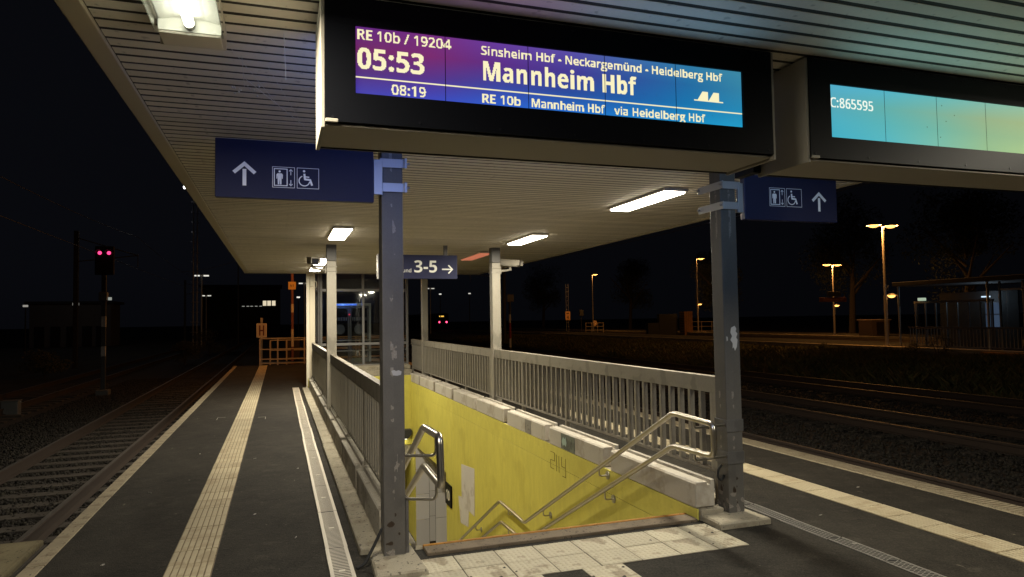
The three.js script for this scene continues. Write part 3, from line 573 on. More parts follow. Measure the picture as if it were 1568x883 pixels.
const fit = (c, s, x0, x1, base, size, bold) => { // lettering set in square dots, three canvas pixels each
  const D = 3, W = Math.ceil((x1 - x0) / D) + 2, H = Math.ceil(size * 1.4 / D), q = document.createElement('canvas'); q.width = W; q.height = H;
  const k = q.getContext('2d'); k.fillStyle = '#fff'; k.font = (bold ? 'bold ' : '') + size / D + 'px sans-serif';
  const w = k.measureText(s).width; k.translate(1, size / D * 1.08); k.scale((W - 2) / w, 1); k.fillText(s, 0, 0);
  const im = k.getImageData(0, 0, W, H).data;
  for (let j = 0; j < H; j++) for (let i = 0; i < W; i++) if (im[(j * W + i) * 4 + 3] > (bold ? 120 : 78)) c.fillRect(Math.round(x0 / D + i - 1) * D, Math.round((base - size * 1.08) / D + j) * D, D, D);
};
const D1 = [0.272, 2.004], U = (x, W) => (x - D1[0]) / (D1[1] - D1[0]) * W;
display('departure_display', 'long black departure display lit purple and blue, reading 05:53 Mannheim Hbf', 0.158, 2.165, 0.272, 2.004, 2.503, 2.762, (c, W, H) => {
  grad(c, W, H, [
    [[98, 40, 128], [120, 48, 128], [104, 62, 160], [92, 78, 168], [66, 106, 172], [48, 124, 170], [62, 138, 166]],
    [[112, 38, 100], [122, 42, 112], [92, 48, 136], [70, 58, 148], [48, 84, 158], [36, 108, 164], [52, 132, 168]],
    [[84, 44, 122], [86, 52, 140], [60, 70, 160], [44, 76, 158], [34, 96, 168], [26, 118, 176], [40, 138, 182]],
    [[66, 62, 176], [60, 72, 190], [44, 96, 206], [34, 112, 210], [30, 128, 204], [28, 146, 204], [34, 158, 202]]]);
  c.fillStyle = '#fff6c6';
  const t = (s, x0, x1, v, size, bold) => fit(c, s, U(x0, W), U(x1, W), v * H, size * H, bold);
  t('RE 10b / 19204', 0.275, 0.642, 0.19, 0.215); t('Sinsheim Hbf - Neckargemünd - Heidelberg Hbf', 0.765, 1.9, 0.20, 0.2);
  t('05:53', 0.275, 0.538, 0.615, 0.44, true); t('Mannheim Hbf', 0.765, 1.457, 0.615, 0.42, true);
  c.fillRect(0, H * 0.735, W, H * 0.022);
  t('08:19', 0.407, 0.541, 0.955, 0.215); t('RE 10b', 0.765, 0.934, 0.95, 0.2); t('Mannheim Hbf', 0.973, 1.304, 0.95, 0.2); t('via Heidelberg Hbf', 1.353, 1.8, 0.95, 0.2);
  const x = U(1.749, W), k = H * 0.01; c.fillRect(x, H * 0.57, U(1.903, W) - x, 2.2 * k); c.beginPath();
  for (const o of [0.12, 0.5]) { c.moveTo(x + (U(1.903, W) - x) * o, H * 0.57); c.lineTo(x + (U(1.903, W) - x) * (o + 0.17), H * 0.42); c.lineTo(x + (U(1.903, W) - x) * (o + 0.36), H * 0.42); c.lineTo(x + (U(1.903, W) - x) * (o + 0.36), H * 0.57); c.closePath(); } c.fill();
}, [[0.25, 0.5, [0.5, 0.3, 0.8], 1.1], [0.75, 0.5, [0.22, 0.52, 0.85], 1.3]], [0.22, 0.36, 1.0]);
display('departure_display', 'black departure display glowing plain teal green with only a small number code', 2.373, 4.36, 2.504, 4.235, 2.495, 2.754, (c, W, H) => {
  grad(c, W, H, [
    [[84, 176, 206], [86, 182, 202], [104, 186, 186], [132, 188, 172], [150, 192, 160], [158, 194, 150]],
    [[88, 170, 186], [98, 176, 172], [124, 178, 156], [150, 178, 136], [160, 182, 130], [166, 184, 128]],
    [[76, 176, 196], [88, 180, 184], [112, 182, 164], [140, 180, 138], [150, 184, 132], [166, 186, 124]],
    [[66, 176, 200], [84, 184, 194], [120, 190, 170], [146, 188, 138], [164, 196, 130], [172, 200, 124]]]);
  c.fillStyle = '#f6fff2'; fit(c, 'C:865595', 2, W * 0.158, H * 0.42, H * 0.25, false);
  c.fillStyle = 'rgba(60,80,60,0.8)'; for (const [u, v] of [[.42, .16], [.47, .33], [.435, .47], [.36, .62], [.41, .8]]) { c.beginPath(); c.arc(u * W, v * H, 3, 0, 7); c.fill(); }
}, [[0.3, 0.6, [0.4, 0.74, 0.74], 1.5], [0.8, 0.4, [0.5, 0.76, 0.58], 1.5]], [0.25, 0.42, 0.62]);

// ------------------------------------------------------------------ kerbs, coping blocks, railings
const ZB = (i) => -4.89 - 1.672 * i;       // near end of the i-th coping block
{
  struct('stair_kerb', [RB(0.54, 0.94, -0.2, 0.045, -9.5, -5.02, 0.012), RB(0.545, 0.94, -0.2, 0.047, -13.8, -9.504, 0.012), RB(0.54, 0.94, -0.2, 0.045, -17.8, -13.804, 0.012)], mt.kerb);
  struct('stair_kerb', [RB(3.22, 3.66, -0.2, 0.088, -11.5, -5.06, 0.012), RB(3.22, 3.44, -0.2, 0.087, -5.055, -4.83, 0.012), RB(3.22, 3.66, -0.2, 0.09, -17.8, -11.504, 0.012)], mt.kerb);
  struct('end_kerb', [RB(0.88, 3.3, -0.1, 0.27, -17.95, -17.61, 0.012), RB(0.9, 3.25, 0.272, 0.40, -18.25, -17.72, 0.012), RB(0.95, 3.25, 0.402, 0.50, -18.6, -17.9, 0.012)], mt.kerb);
}
const ordinal = ['first', 'second', 'third', 'fourth', 'fifth', 'sixth', 'seventh', 'eighth'];
function copingBlock(side) { // profile across, drawn 1.56 m along; origin at its near end on the ground
  const p = side > 0 ? [[3.203, 0.096], [3.203, 0.285], [3.216, 0.30], [3.312, 0.30], [3.318, 0.275], [3.342, 0.275], [3.346, 0.312], [3.385, 0.312], [3.385, 0.096]]
    : [[0.69, 0.048], [0.69, 0.262], [0.70, 0.272], [0.742, 0.272], [0.746, 0.262], [0.752, 0.262], [0.756, 0.296], [0.775, 0.30], [0.905, 0.30], [0.905, 0.048]];
  const s = new THREE.Shape(p.map(([x, y]) => new THREE.Vector2(x, y)));
  return wuv(new THREE.ExtrudeGeometry(s, { depth: 1.50, bevelEnabled: true, bevelSize: 0.008, bevelOffset: -0.008, bevelThickness: 0.01, bevelSegments: 2 }).translate(0, 0, -1.50));
}
{
  const whitewash = M({ map: paleMap, color: lin(0.86, 0.84, 0.79), bumpMap: asphaltBump, bumpScale: 0.0012, roughness: 0.85 });
  const gr = copingBlock(1); gr.userData.done = true; const gl = copingBlock(-1); gl.userData.done = true;
  for (let i = 0; i < 8; i++) {
    const b = solo('coping_block', gr, whitewash, ordinal[i] + ' pale concrete block on the yellow wall, counted from the post with the torn sticker', 'concrete block', 'pale coping blocks along the yellow wall', [0, rnd(-.004, .004), ZB(i)]);
    b.rotation.y = rnd(-.002, .002);
    if (i === 1 || i === 2) { // grey overpainting with traces of graffiti
      const z0 = i === 1 ? -0.72 : -0.5, z1 = i === 1 ? -1.12 : -0.72;
      mesh('overpainted_patch', B(3.1985, 3.2025, 0.10, 0.28, z0, z1), i === 1 ? M({ map: concreteMap, color: lin(0.42, 0.5, 0.47), roughness: 0.8 }) : M({ map: concreteMap, color: lin(0.62, 0.62, 0.62), roughness: 0.8 }), b);
      if (i === 1) mesh('graffiti_trace', prism([[-.09, .0], [-.05, .05], [-.01, .03], [.02, .06], [.05, .0], [.03, -.05], [-.02, -.03], [-.06, -.055]], 0, 0.003).rotateY(-Math.PI / 2).translate(3.1985, 0.19, -1.0), plain(0.32, 0.42, 0.36, 0.85), b);
    }
    solo('coping_block', gl, mt.concrete, ordinal[i] + ' grey concrete block under the closed railing, counted from the chipped dark post', 'concrete block', 'grey coping blocks along the drain channel', [0, rnd(-.004, .004), ZB(i) - 0.25]).rotation.y = rnd(-.002, .002);
  }
}
function railing(label, x, dir, z0, z1, yTop, zPosts, mat) { // dir: +1 looks toward the stair from the far side
  const t = thing('railing', label, 'railing', [x, 0, 0], 'grey steel railings round the stair');
  const L = z0 - z1;
  mesh('top_rail', [RB(-0.032, 0.032, yTop - 0.005, yTop, z1, z0, 0.002), RB(-0.032, -0.026, yTop - 0.14, yTop - 0.004, z1, z0, 0.002), RB(0.026, 0.032, yTop - 0.14, yTop - 0.004, z1, z0, 0.002), B(-0.026, 0.026, yTop - 0.14, yTop - 0.006, z0 - 0.006, z0), B(-0.026, 0.026, yTop - 0.14, yTop - 0.006, z1, z1 + 0.006)], mat, t);
  mesh('bottom_rail', RB(-0.022, 0.022, 0.335, 0.362, z1 + 0.01, z0 - 0.01, 0.003), mat, t);
  const g = wuv(RB(-0.0225, 0.0225, 0.3635, yTop - 0.1, -0.021, 0.021, 0.003)); g.userData.done = true;
  const gp = wuv(join([RB(-0.026, 0.026, 0.0, yTop - 0.12, -0.021, 0.021, 0.003), RB(-0.06, 0.06, 0, 0.014, -0.06, 0.06, 0.003), cyl(0.012, 0.02, [0.04, 0.02, 0.04], 'y', 6), cyl(0.012, 0.02, [-0.04, 0.02, 0.04], 'y', 6)])); gp.userData.done = true;
  const n = Math.round(L / 0.1672);
  for (let i = 0; i < n; i++) {
    const z = z0 - L * (i + 0.5) / n;
    const m = mesh('baluster', g, mat, t); m.position.z = z + rnd(-.002, .002); m.rotation.y = rnd(-.03, .03);
  }
  for (const z of zPosts) { const m = mesh('railing_post', gp, mat, t); m.position.set(0, 0.046 + (dir > 0 ? 0.043 : 0), z); }
  return t;
}
const gapZ = (i) => ZB(i) + 0.062;
railing('open bar railing on the yellow wall from torn sticker post to camera post', 3.50, 1, -4.945, -11.215, 1.14, [-4.98, gapZ(1), gapZ(2), gapZ(3)], mt.rail);
railing('open bar railing along the yellow wall past the camera post, ending under the hanging sign', 3.50, 1, -11.385, -17.315, 1.14, [gapZ(4), gapZ(5), gapZ(6), gapZ(7)], mt.rail);
railing('short bar railing behind the last pale post, beyond the end of the yellow wall', 3.50, 1, -17.485, -19.0, 1.14, [-18.9], mt.rail);
railing('bar railing along the drain channel between the chipped dark post and the camera post', 0.795, -1, -4.945, -11.215, 1.14, [gapZ(1) - 0.25, gapZ(2) - 0.25, gapZ(3) - 0.25], mt.rail);
railing('bar railing along the drain channel from the camera post to the cream column', 0.795, -1, -11.385, -17.75, 1.14, [gapZ(4) - 0.25, gapZ(5) - 0.25, gapZ(6) - 0.25, gapZ(7) - 0.25], mt.rail);

// ------------------------------------------------------------------ drains
function drain(x0, x1, z0, z1, len, kind) {
  const g = tag(new THREE.Group(), null, null, null, 'structure'); g.name = numbered('drain_channel'); scene.add(g);
  mesh('channel', [B(x0, x1, -0.002, 0.002, z1, z0)], mt.drain, g);  // flat black sheet on the paving; its colour stands for the shaded depth
  const p = [];
  if (kind === 'slots') {
    p.push(B(x0, x0 + 0.024, -0.02, 0.014, -len + 0.006, 0), B(x1 - 0.024, x1, -0.02, 0.014, -len + 0.006, 0));
    for (let k = 0; k < len / 0.03 - 1; k++) p.push(B(x0 + 0.024, x1 - 0.024, 0.0108, 0.0125, -0.008 - k * 0.03, -0.021 - k * 0.03));
    p.push(B((x0 + x1) / 2 - 0.02, (x0 + x1) / 2 + 0.02, 0.009, 0.0135, -len / 2 - 0.015, -len / 2 + 0.015));
  } else {
    p.push(B(x0, x0 + 0.012, -0.02, 0.007, -len + 0.004, 0), B(x1 - 0.012, x1, -0.02, 0.007, -len + 0.004, 0));
    const w = x1 - x0 - 0.024;
    for (let k = 0; k < len / 0.03 - 1; k++) for (const s of [-1, 1]) { const q = B(-w / 1.9, w / 1.9, -0.01, 0.0055, -0.0022, 0.0022); q.rotateY(s * 0.42).translate((x0 + x1) / 2, 0, -0.03 - k * 0.03); p.push(q); }
  }
  const geo = wuv(join(p)); geo.userData.done = true;
  for (let z = z0; z > z1 + len * 0.6; z -= len) { const m = mesh('drain_cover', geo, kind === 'slots' ? mt.grate : mt.grateDark, g); m.position.set(rnd(-.003, .003), rnd(-.0015, .0015), z); m.rotation.y = rnd(-.003, .003); }
}
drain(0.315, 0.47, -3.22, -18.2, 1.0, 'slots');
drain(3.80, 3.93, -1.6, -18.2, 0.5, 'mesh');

// ------------------------------------------------------------------ handrails
{
  const t = thing('handrail', 'double stainless handrail descending along the yellow stair wall, looped at its top', 'handrail');
  const x = 3.10;
  mesh('rail_loop', pipe([[x, -2.93, -13.4], [x, -1.05, -9.86], [x, -1.07, -8.77], [x, 0.848, -5.02], [x, 0.832, -4.46], [x, 0.59, -4.46], [x, 0.577, -5.03], [x, -1.325, -8.8], [x, -1.335, -9.8], [x, -3.2, -13.4]], 0.0225, 0.06, 14), mt.steel, t);
  for (const [z, y] of [[-6.45, 0.115], [-6.33, -0.095], [-8.06, -0.71], [-8.1, -1.0], [-9.45, -1.06], [-9.46, -1.34], [-11.2, -1.77], [-11.2, -2.06], [-12.8, -2.62]]) {
    const b = mesh('wall_bracket', pipe([[x, y - 0.015, z], [x, y - 0.085, z], [WX1 - 0.012, y - 0.085, z]], 0.009, 0.035, 8), mt.steel, t);
    mesh('wall_plate', cyl(0.042, 0.010, [WX1 - 0.006, y - 0.085, z], 'x', 20), mt.galv, b);
  }
  for (const [y, d] of [[0.838, 0.07], [0.583, 0.07]]) mesh('post_bracket', pipe([[x, y - 0.01, -4.72], [x, y - d, -4.72], [3.456, y - d - 0.01, -4.80]], 0.010, 0.04, 8), mt.steel, t);
  mesh('post_strap', [RB(3.447, 3.611, 0.70, 0.80, -4.945, -4.777, 0.003), RB(3.447, 3.611, 0.44, 0.54, -4.945, -4.777, 0.003)], mt.dark, t);
  const l = thing('handrail', 'thick stainless handrail loop bracketed to the chipped dark post', 'handrail');
  const X = 1.02;
  mesh('rail_loop', pipe([[X, -2.93, -13.4], [X, -1.05, -9.86], [X, -1.07, -8.77], [X, 0.856, -5.10], [X, 0.868, -4.57], [X, 0.545, -4.53], [X, 0.572, -5.10], [X, -1.325, -8.8], [X, -1.335, -9.8], [X, -3.2, -13.4]], 0.0265, 0.055, 14), mt.steel, l);
  for (const y of [0.862, 0.565]) mesh('post_bracket', pipe([[X, y - 0.01, -4.68], [X, y - 0.14, -4.68], [0.82, y - 0.15, -4.82]], 0.011, 0.045, 8), mt.steel, l);
  for (const [z, y] of [[-7.0, -0.17], [-8.3, -0.84], [-9.4, -1.07], [-11.2, -1.77]]) { const b = mesh('wall_bracket', pipe([[X, y - 0.015, z], [X, y - 0.085, z], [WX0 + 0.012, y - 0.085, z]], 0.009, 0.03, 8), mt.steel, l); mesh('wall_plate', cyl(0.042, 0.01, [WX0 + 0.006, y - 0.085, z], 'x', 16), mt.galv, b); }
}

// ------------------------------------------------------------------ cream column and glass lift
{
  const c = thing('canopy_column', 'wide cream column at the end of the drain channel with a junction box on top', 'column', [0.755, 0, -18.1]);
  const cm = plain(0.62, 0.55, 0.42, 0.55);
  mesh('shaft', RB(-0.03, 0.105, 0, CEIL + 0.05, -0.1, 0.1, 0.006), cm, c);
  mesh('flange', [RB(-0.105, -0.033, 0, CEIL + 0.05, -0.09, 0.113, 0.006)], plain(0.72, 0.66, 0.52, 0.5), c);
  mesh('junction_box', RB(-0.02, 0.07, 2.55, 2.72, 0.102, 0.15, 0.01, 2), mt.whitePaint, c);
  mesh('cable', pipe([[0.07, 2.66, 0.12], [0.13, 2.68, 0.12], [0.15, 2.56, 0.12], [0.11, 2.50, 0.12], [0.0, 2.50, 0.12]], 0.008, 0.05, 8), mt.whitePaint, c);
  mesh('pipe_riser', cyl(0.03, CEIL, [0.20, CEIL / 2, -0.02]), mt.dark, c);

  const l = thing('lift_shaft', 'glass lift tower with steel frame and blue light bar at the end of the stair', 'lift', [0, 0, -19]);
  const x0 = 1.06, x1 = 3.36, xm = 2.165, H = 4.2, fr = plain(0.24, 0.235, 0.225, 0.4, 0.4);
  const vbar = (x, z) => RB(x - 0.03, x + 0.03, 0.3, H, z - 0.04, z + 0.04, 0.004);
  mesh('frame', [vbar(x0, 0), vbar(xm, 0), vbar(x1, 0), vbar(x0, -2.2), vbar(x1, -2.2)], fr, l);
  for (const y of [0.46, 1.044, 2.5, H]) mesh('cross_beam', [RB(x0 + 0.031, xm - 0.031, y - 0.035, y + 0.035, -0.03, 0.03, 0.004), RB(xm + 0.031, x1 - 0.031, y - 0.035, y + 0.035, -0.03, 0.03, 0.004), RB(x0 - 0.025, x0 + 0.025, y - 0.035, y + 0.035, -2.16, -0.041, 0.004), RB(x1 - 0.025, x1 + 0.025, y - 0.035, y + 0.035, -2.16, -0.041, 0.004)], fr, l);
  for (const [a, b] of [[x0 + 0.031, xm - 0.031], [xm + 0.031, x1 - 0.031]]) for (const [y0, y1] of [[0.496, 1.008], [1.08, 2.464], [2.536, H - 0.036]]) mesh('pane', B(a, b, y0, y1, -0.006, 0.006), mt.glass, l);
  for (const [y0, y1] of [[0.496, 1.008], [1.08, 2.464], [2.536, H - 0.036]]) { mesh('pane', B(x0 - 0.006, x0 + 0.006, y0, y1, -2.15, -0.045), mt.glass, l); mesh('pane', B(x1 - 0.006, x1 + 0.006, y0, y1, -2.15, -0.045), mt.glass, l); }
  mesh('roof', RB(x0 - 0.15, x1 + 0.15, H + 0.037, H + 0.15, -2.35, 0.15, 0.01), mt.dark, l);
  mesh('plinth', RB(x0 - 0.02, x1 + 0.02, 0, 0.42, -2.25, 0.02, 0.01), mt.kerb, l);
  // landing door on the far side of the shaft
  const gx = 0.12;
  mesh('door_frame', [RB(1.25 + gx, 1.31 + gx, 0.43, 2.12, -2.1, -2.03, 0.004), RB(2.45 + gx, 2.51 + gx, 0.43, 2.12, -2.1, -2.03, 0.004), RB(1.25 + gx, 2.51 + gx, 2.121, 2.2, -2.1, -2.03, 0.004)], mt.galv, l);
  for (const [a, b] of [[1.315 + gx, 1.875 + gx], [1.885 + gx, 2.445 + gx]]) {
    const d = mesh('door', [RB(a, a + 0.05, 0.43, 2.115, -2.09, -2.05, 0.003), RB(b - 0.05, b, 0.43, 2.115, -2.09, -2.05, 0.003), RB(a + 0.051, b - 0.051, 2.05, 2.115, -2.09, -2.05, 0.003), RB(a + 0.051, b - 0.051, 0.43, 0.56, -2.09, -2.05, 0.003)], mt.dark, l);
    mesh('pane', B(a + 0.051, b - 0.051, 0.561, 2.049, -2.075, -2.065), mt.glass, d);
    mesh('round_sticker', [cyl(0.15, 0.004, [(a + b) / 2, 1.42, -2.06], 'z', 24)], plain(0.10, 0.10, 0.10, 0.8), d);
    const marks = []; for (let k = 0; k < 9; k++) marks.push(B(a + 0.08 + k * 0.048, a + 0.10 + k * 0.048, 1.68, 1.78, -2.063, -2.060)); mesh('marking', marks, plain(0.22, 0.22, 0.21, 0.8), d);
  }
  mesh('light_bar', RB(1.42, 2.20, 2.13, 2.18, -1.98, -1.94, 0.006), glow(0.06, 0.18, 1.0, 0.9), l);
  lampLight([1.8, 2.155, -20.9], [0.1, 0.25, 1.0], 0.25);
  mesh('call_light', cyl(0.022, 0.02, [1.99, 1.86, -2.0], 'z', 12), glow(1, 0.04, 0.06, 1.2), l);
  mesh('handrail', [bar([x0 + 0.1, 1.10, -1.6], [x1 - 0.1, 1.10, -1.6], 0.02), bar([x0 + 0.1, 0.80, -1.6], [x1 - 0.1, 0.80, -1.6], 0.02)], mt.steel, l);
}

// ------------------------------------------------------------------ end of the platform
{
  const f = thing('end_fence', 'tubular fence across the platform end in orange lamplight', 'fence', [0, 0, -28.45]);
  mesh('rail', [RB(-0.72, 4.2, 1.02, 1.06, -0.02, 0.02, 0.004)], mt.orangeRail, f);
  for (const y of [0.62, 0.24]) mesh('rail', RB(-0.70, 4.2, y - 0.02, y + 0.02, -0.018, 0.018, 0.004), mt.orangeRail, f);
  for (const x of [-0.70, -0.05, 0.95, 1.95, 2.95, 3.95]) mesh('fence_post', RB(x - 0.03, x + 0.03, 0, 1.019, -0.03, 0.03, 0.004), mt.orangeRail, f);
  mesh('kick_board', [RB(-0.68, 4.2, 0.05, 0.13, -0.06, -0.032, 0.004)], mt.orangeRail, f);
  const f2 = copy(f, 'second tubular fence just behind the first at the platform end', [0.35, -0.12, -30.4]);
  const bx = thing('cable_box', 'low dark cable cabinet behind the platform end fence', 'cabinet', [0.5, -0.8, -31.5]);
  mesh('body', RB(-0.25, 0.35, 0, 1.75, -0.2, 0.2, 0.01), mt.rust, bx); mesh('lid', RB(-0.28, 0.38, 1.751, 1.79, -0.23, 0.23, 0.008), mt.rust, bx);

  const m = thing('lamp_mast', 'orange lit red and white banded mast with a small yellow plate behind the platform end', 'lamp mast', [0.525, -0.8, -30]);
  const rd = plain(0.16, 0.05, 0.04, 0.7), wh = plain(0.55, 0.45, 0.36, 0.7);
  const ys = [0, 1.45, 2.17, 2.87, 3.22, 5.5];
  for (let i = 0; i < 5; i++) mesh('mast_section', cyl(0.055, ys[i + 1] - ys[i] - 0.002, [0, (ys[i] + ys[i + 1]) / 2, 0], 'y', 14), [rd, wh, rd, wh, rd][i], m);
  mesh('plate', RB(-0.16, 0.14, 3.82, 4.14, 0.058, 0.066, 0.003), plain(0.5, 0.32, 0.08, 0.6), m);
  mesh('print', new THREE.PlaneGeometry(0.28, 0.30).translate(-0.01, 3.98, 0.0675), M({ map: print(96, 100, (c, w, h) => { c.fillStyle = '#b98c40'; c.fillRect(0, 0, w, h); c.fillStyle = '#22180c'; c.font = 'bold 46px sans-serif'; c.textAlign = 'center'; c.fillText('N1', w / 2, 66); }), roughness: 0.6 }), m, true);
  mesh('arm', bar([0, 5.3, 0], [0.0, 5.5, 3.2], 0.03), rd, m);
  mesh('lantern', RB(-0.16, 0.16, 5.46, 5.58, 3.0, 3.6, 0.04, 2), mt.galv, m);
  mesh('bulb', RB(-0.1, 0.1, 5.40, 5.457, 3.08, 3.52, 0.02, 2), glow(1, 0.5, 0.16, 12), m);
  lampLight([0.525, 4.63, -26.7], [1, 0.40, 0.09], 26);

  const h = thing('stop_board', 'white rimmed stop board with a dark H by the platform end fence', 'rail sign', [-0.68, 0, -30.2]);
  mesh('pole', cyl(0.03, 2.7, [0, 0.5, -0.02]), mt.galv, h);
  mesh('board', RB(-0.19, 0.19, 1.06, 1.62, 0.012, 0.024, 0.003), plain(0.05, 0.03, 0.025, 0.7), h);
  mesh('rim', [B(-0.2, -0.165, 1.05, 1.63, 0.026, 0.034), B(0.165, 0.2, 1.05, 1.63, 0.026, 0.034), B(-0.164, 0.164, 1.05, 1.085, 0.026, 0.034), B(-0.164, 0.164, 1.595, 1.63, 0.026, 0.034)], plain(0.6, 0.5, 0.38, 0.7), h);
  mesh('letter_field', B(-0.16, 0.16, 1.09, 1.59, 0.025, 0.029), plain(0.45, 0.36, 0.27, 0.7), h);
  mesh('letter', [B(-0.10, -0.045, 1.13, 1.55, 0.0292, 0.033), B(0.045, 0.10, 1.13, 1.55, 0.0292, 0.033), B(-0.044, 0.044, 1.31, 1.37, 0.0292, 0.033)], plain(0.10, 0.02, 0.015, 0.7), h);
  mesh('cap', RB(-0.05, 0.05, 1.66, 1.86, -0.05, 0.01, 0.006), plain(0.3, 0.25, 0.2, 0.7), h);
}
// chunk of old edge stone beside the platform, litter
{
  const b = thing('old_kerb_stone', 'pale broken kerb stone lying low against the platform edge by the track', 'kerb stone', [-2.12, -0.16, -6.82]);
  const s = new THREE.Shape([[-0.13, 0], [0.22, 0], [0.22, 1.9], [-0.13, 1.9], [-0.16, 0.06]].map((p) => new THREE.Vector2(...p)));
  mesh('stone', new THREE.ExtrudeGeometry(s, { depth: 0.5, bevelEnabled: true, bevelSize: 0.02, bevelThickness: 0.02, bevelSegments: 2 }).rotateX(Math.PI / 2).translate(0, 0, 0), M({ map: kerbMap, color: lin(0.5, 0.46, 0.32), roughness: 0.95 }), b);
  mesh('joint_board', RB(0.245, 0.27, -0.5, -0.02, 0, 1.9, 0.004), mt.sleeper, b);
  const lm = plain(0.3, 0.28, 0.25, 0.8), g = new THREE.CylinderGeometry(0.012, 0.016, 0.006, 6);
  const scrap = wuv(join(new THREE.BoxGeometry(0.03, 0.004, 0.014))); scrap.userData.done = true;
  const butt = wuv(join(new THREE.CylinderGeometry(0.004, 0.004, 0.035, 7).rotateZ(Math.PI / 2))); butt.userData.done = true;
  const spots = [[-1.15, -5.46], [-0.28, -9.0], [-0.95, -9.6], [-1.2, -7.6], [-0.2, -6.4], [0.12, -5.6], [0.2, -8.2], [4.2, -4.6], [3.9, -3.95], [4.35, -6.0], [2.7, -3.7], [1.5, -5.5], [5.2, -5.2]];
  spots.forEach(([x, z], i) => { if (i === 11) return; const m = solo('litter', i % 2 ? butt : scrap, lm, null, 'litter', 'bits of litter on the platform', [x, 0.006, z]); m.rotation.y = rnd(6); m.userData.label = 'tiny pale scrap of litter lying on the dark asphalt'; });
  // painted corner marks on the asphalt
  const pm = plain(0.22, 0.21, 0.19, 0.85);
  for (const [x, z, s, lb] of [[-1.02, -12.95, 1, 'pale painted corner mark on the asphalt beside the platform edge'], [-0.22, -12.7, -1, 'pale painted corner mark on the asphalt beside the drain channel']]) solo('corner_mark', [B(0, s * 0.010, 0.003, 0.006, -0.2, 0.1), B(s * 0.011, s * 0.13, 0.003, 0.006, -0.2, -0.188)], pm, lb, 'ground marking', null, [x, 0, z]);
}

// ------------------------------------------------------------------ tracks
const RAIL = -0.57;
function track(label, xc, z0, z1, sleepers) {
  const t = thing('railway_track', label, 'railway track', [xc, RAIL, 0]);
  const s = new THREE.Shape([[-0.075, -0.172], [0.075, -0.172], [0.075, -0.16], [0.012, -0.145], [0.009, -0.05], [0.036, -0.035], [0.036, -0.006], [0.028, 0], [-0.028, 0], [-0.036, -0.006], [-0.036, -0.035], [-0.009, -0.05], [-0.012, -0.145], [-0.075, -0.16]].map((p) => new THREE.Vector2(...p)));
  for (const x of [-0.7535, 0.7535]) {
    const r = mesh('rail', new THREE.ExtrudeGeometry(s, { depth: z0 - z1, bevelEnabled: false }).translate(x, 0, z1), mt.rust, t);
    mesh('rail_head', RB(x - 0.026, x + 0.026, 0.0005, 0.003, z1, z0, 0.001), mt.railTop, r);
  }
  const g = wuv(RB(-1.28, 1.28, -0.33, -0.176, -0.125, 0.125, 0.015)); g.userData.done = true;
  for (let i = 0; i < sleepers; i++) { const m = mesh('sleeper', g, mt.sleeper, t); m.position.set(rnd(-.02, .02), rnd(-.008, .008), z0 - 4.3 - i * 0.62); m.rotation.y = rnd(-.015, .015); }
  return t;
}
track('railway track with visible sleepers beside the guiding strip platform edge', -3.32, 2, -160, 70);
track('railway track beyond the sleeper track, toward the red signal', -7.9, 2, -160, 50);
track('railway track nearest the platform on the side of the far lit platform', 7.6, 8, -160, 50);
track('middle railway track between this platform and the grassy bank', 12.35, 8, -160, 50);
track('railway track running along the foot of the grassy bank', 16.88, 8, -160, 50);
{ // ballast stones
  const base = new THREE.IcosahedronGeometry(1, 0), p = base.attributes.position;
  for (let i = 0; i < p.count; i++) { const k = 0.75 + 0.5 * lat(Math.round(p.getX(i) * 9), Math.round(p.getY(i) * 9 + p.getZ(i) * 5), 3); p.setXYZ(i, p.getX(i) * k, p.getY(i) * k * 0.7, p.getZ(i) * k); }
  base.computeVertexNormals();
  const fill = (n, x0, x1, z0, z1, seen) => {
    const im = new THREE.InstancedMesh(wuv(base.clone()), plain(0.027, 0.024, 0.02, 0.98), n); im.name = numbered('track_ballast');
    const m = new THREE.Matrix4(), q = new THREE.Quaternion(), e = new THREE.Euler(), c = new THREE.Color();
    for (let i = 0; i < n; i++) {
      const t = Math.pow(rnd(), 1.6), z = z0 + (z1 - z0) * t, x = rnd(x0, x1), r = rnd(0.018, 0.036);
      e.set(rnd(6), rnd(6), rnd(6)); q.setFromEuler(e);
      m.compose(new THREE.Vector3(x, -0.785 + rnd(0.03) + (Math.abs(x - seen) > 1.0 ? 0.02 : 0), z), q, new THREE.Vector3(r, r, r)); im.setMatrixAt(i, m);
      const k = rnd(0.45, 1.25); c.setRGB(k, k * rnd(0.88, 1), k * rnd(0.75, 0.98)); im.setColorAt(i, c);
    }
    im.castShadow = im.receiveShadow = true; tag(im, 'grey brown crushed stone between and beside the rails', 'ballast', null, 'stuff'); scene.add(im);
  };
  fill(60000, -6.2, -1.8, -3, -34, -3.32);
  fill(60000, 6.05, 18.2, -2, -40, 7.6);
  struct('track_bed', [B(-10, -1.8, -0.8, -0.79, -160, 4), B(6.05, 19, -0.8, -0.79, -160, 8)], mt.ballast);
}

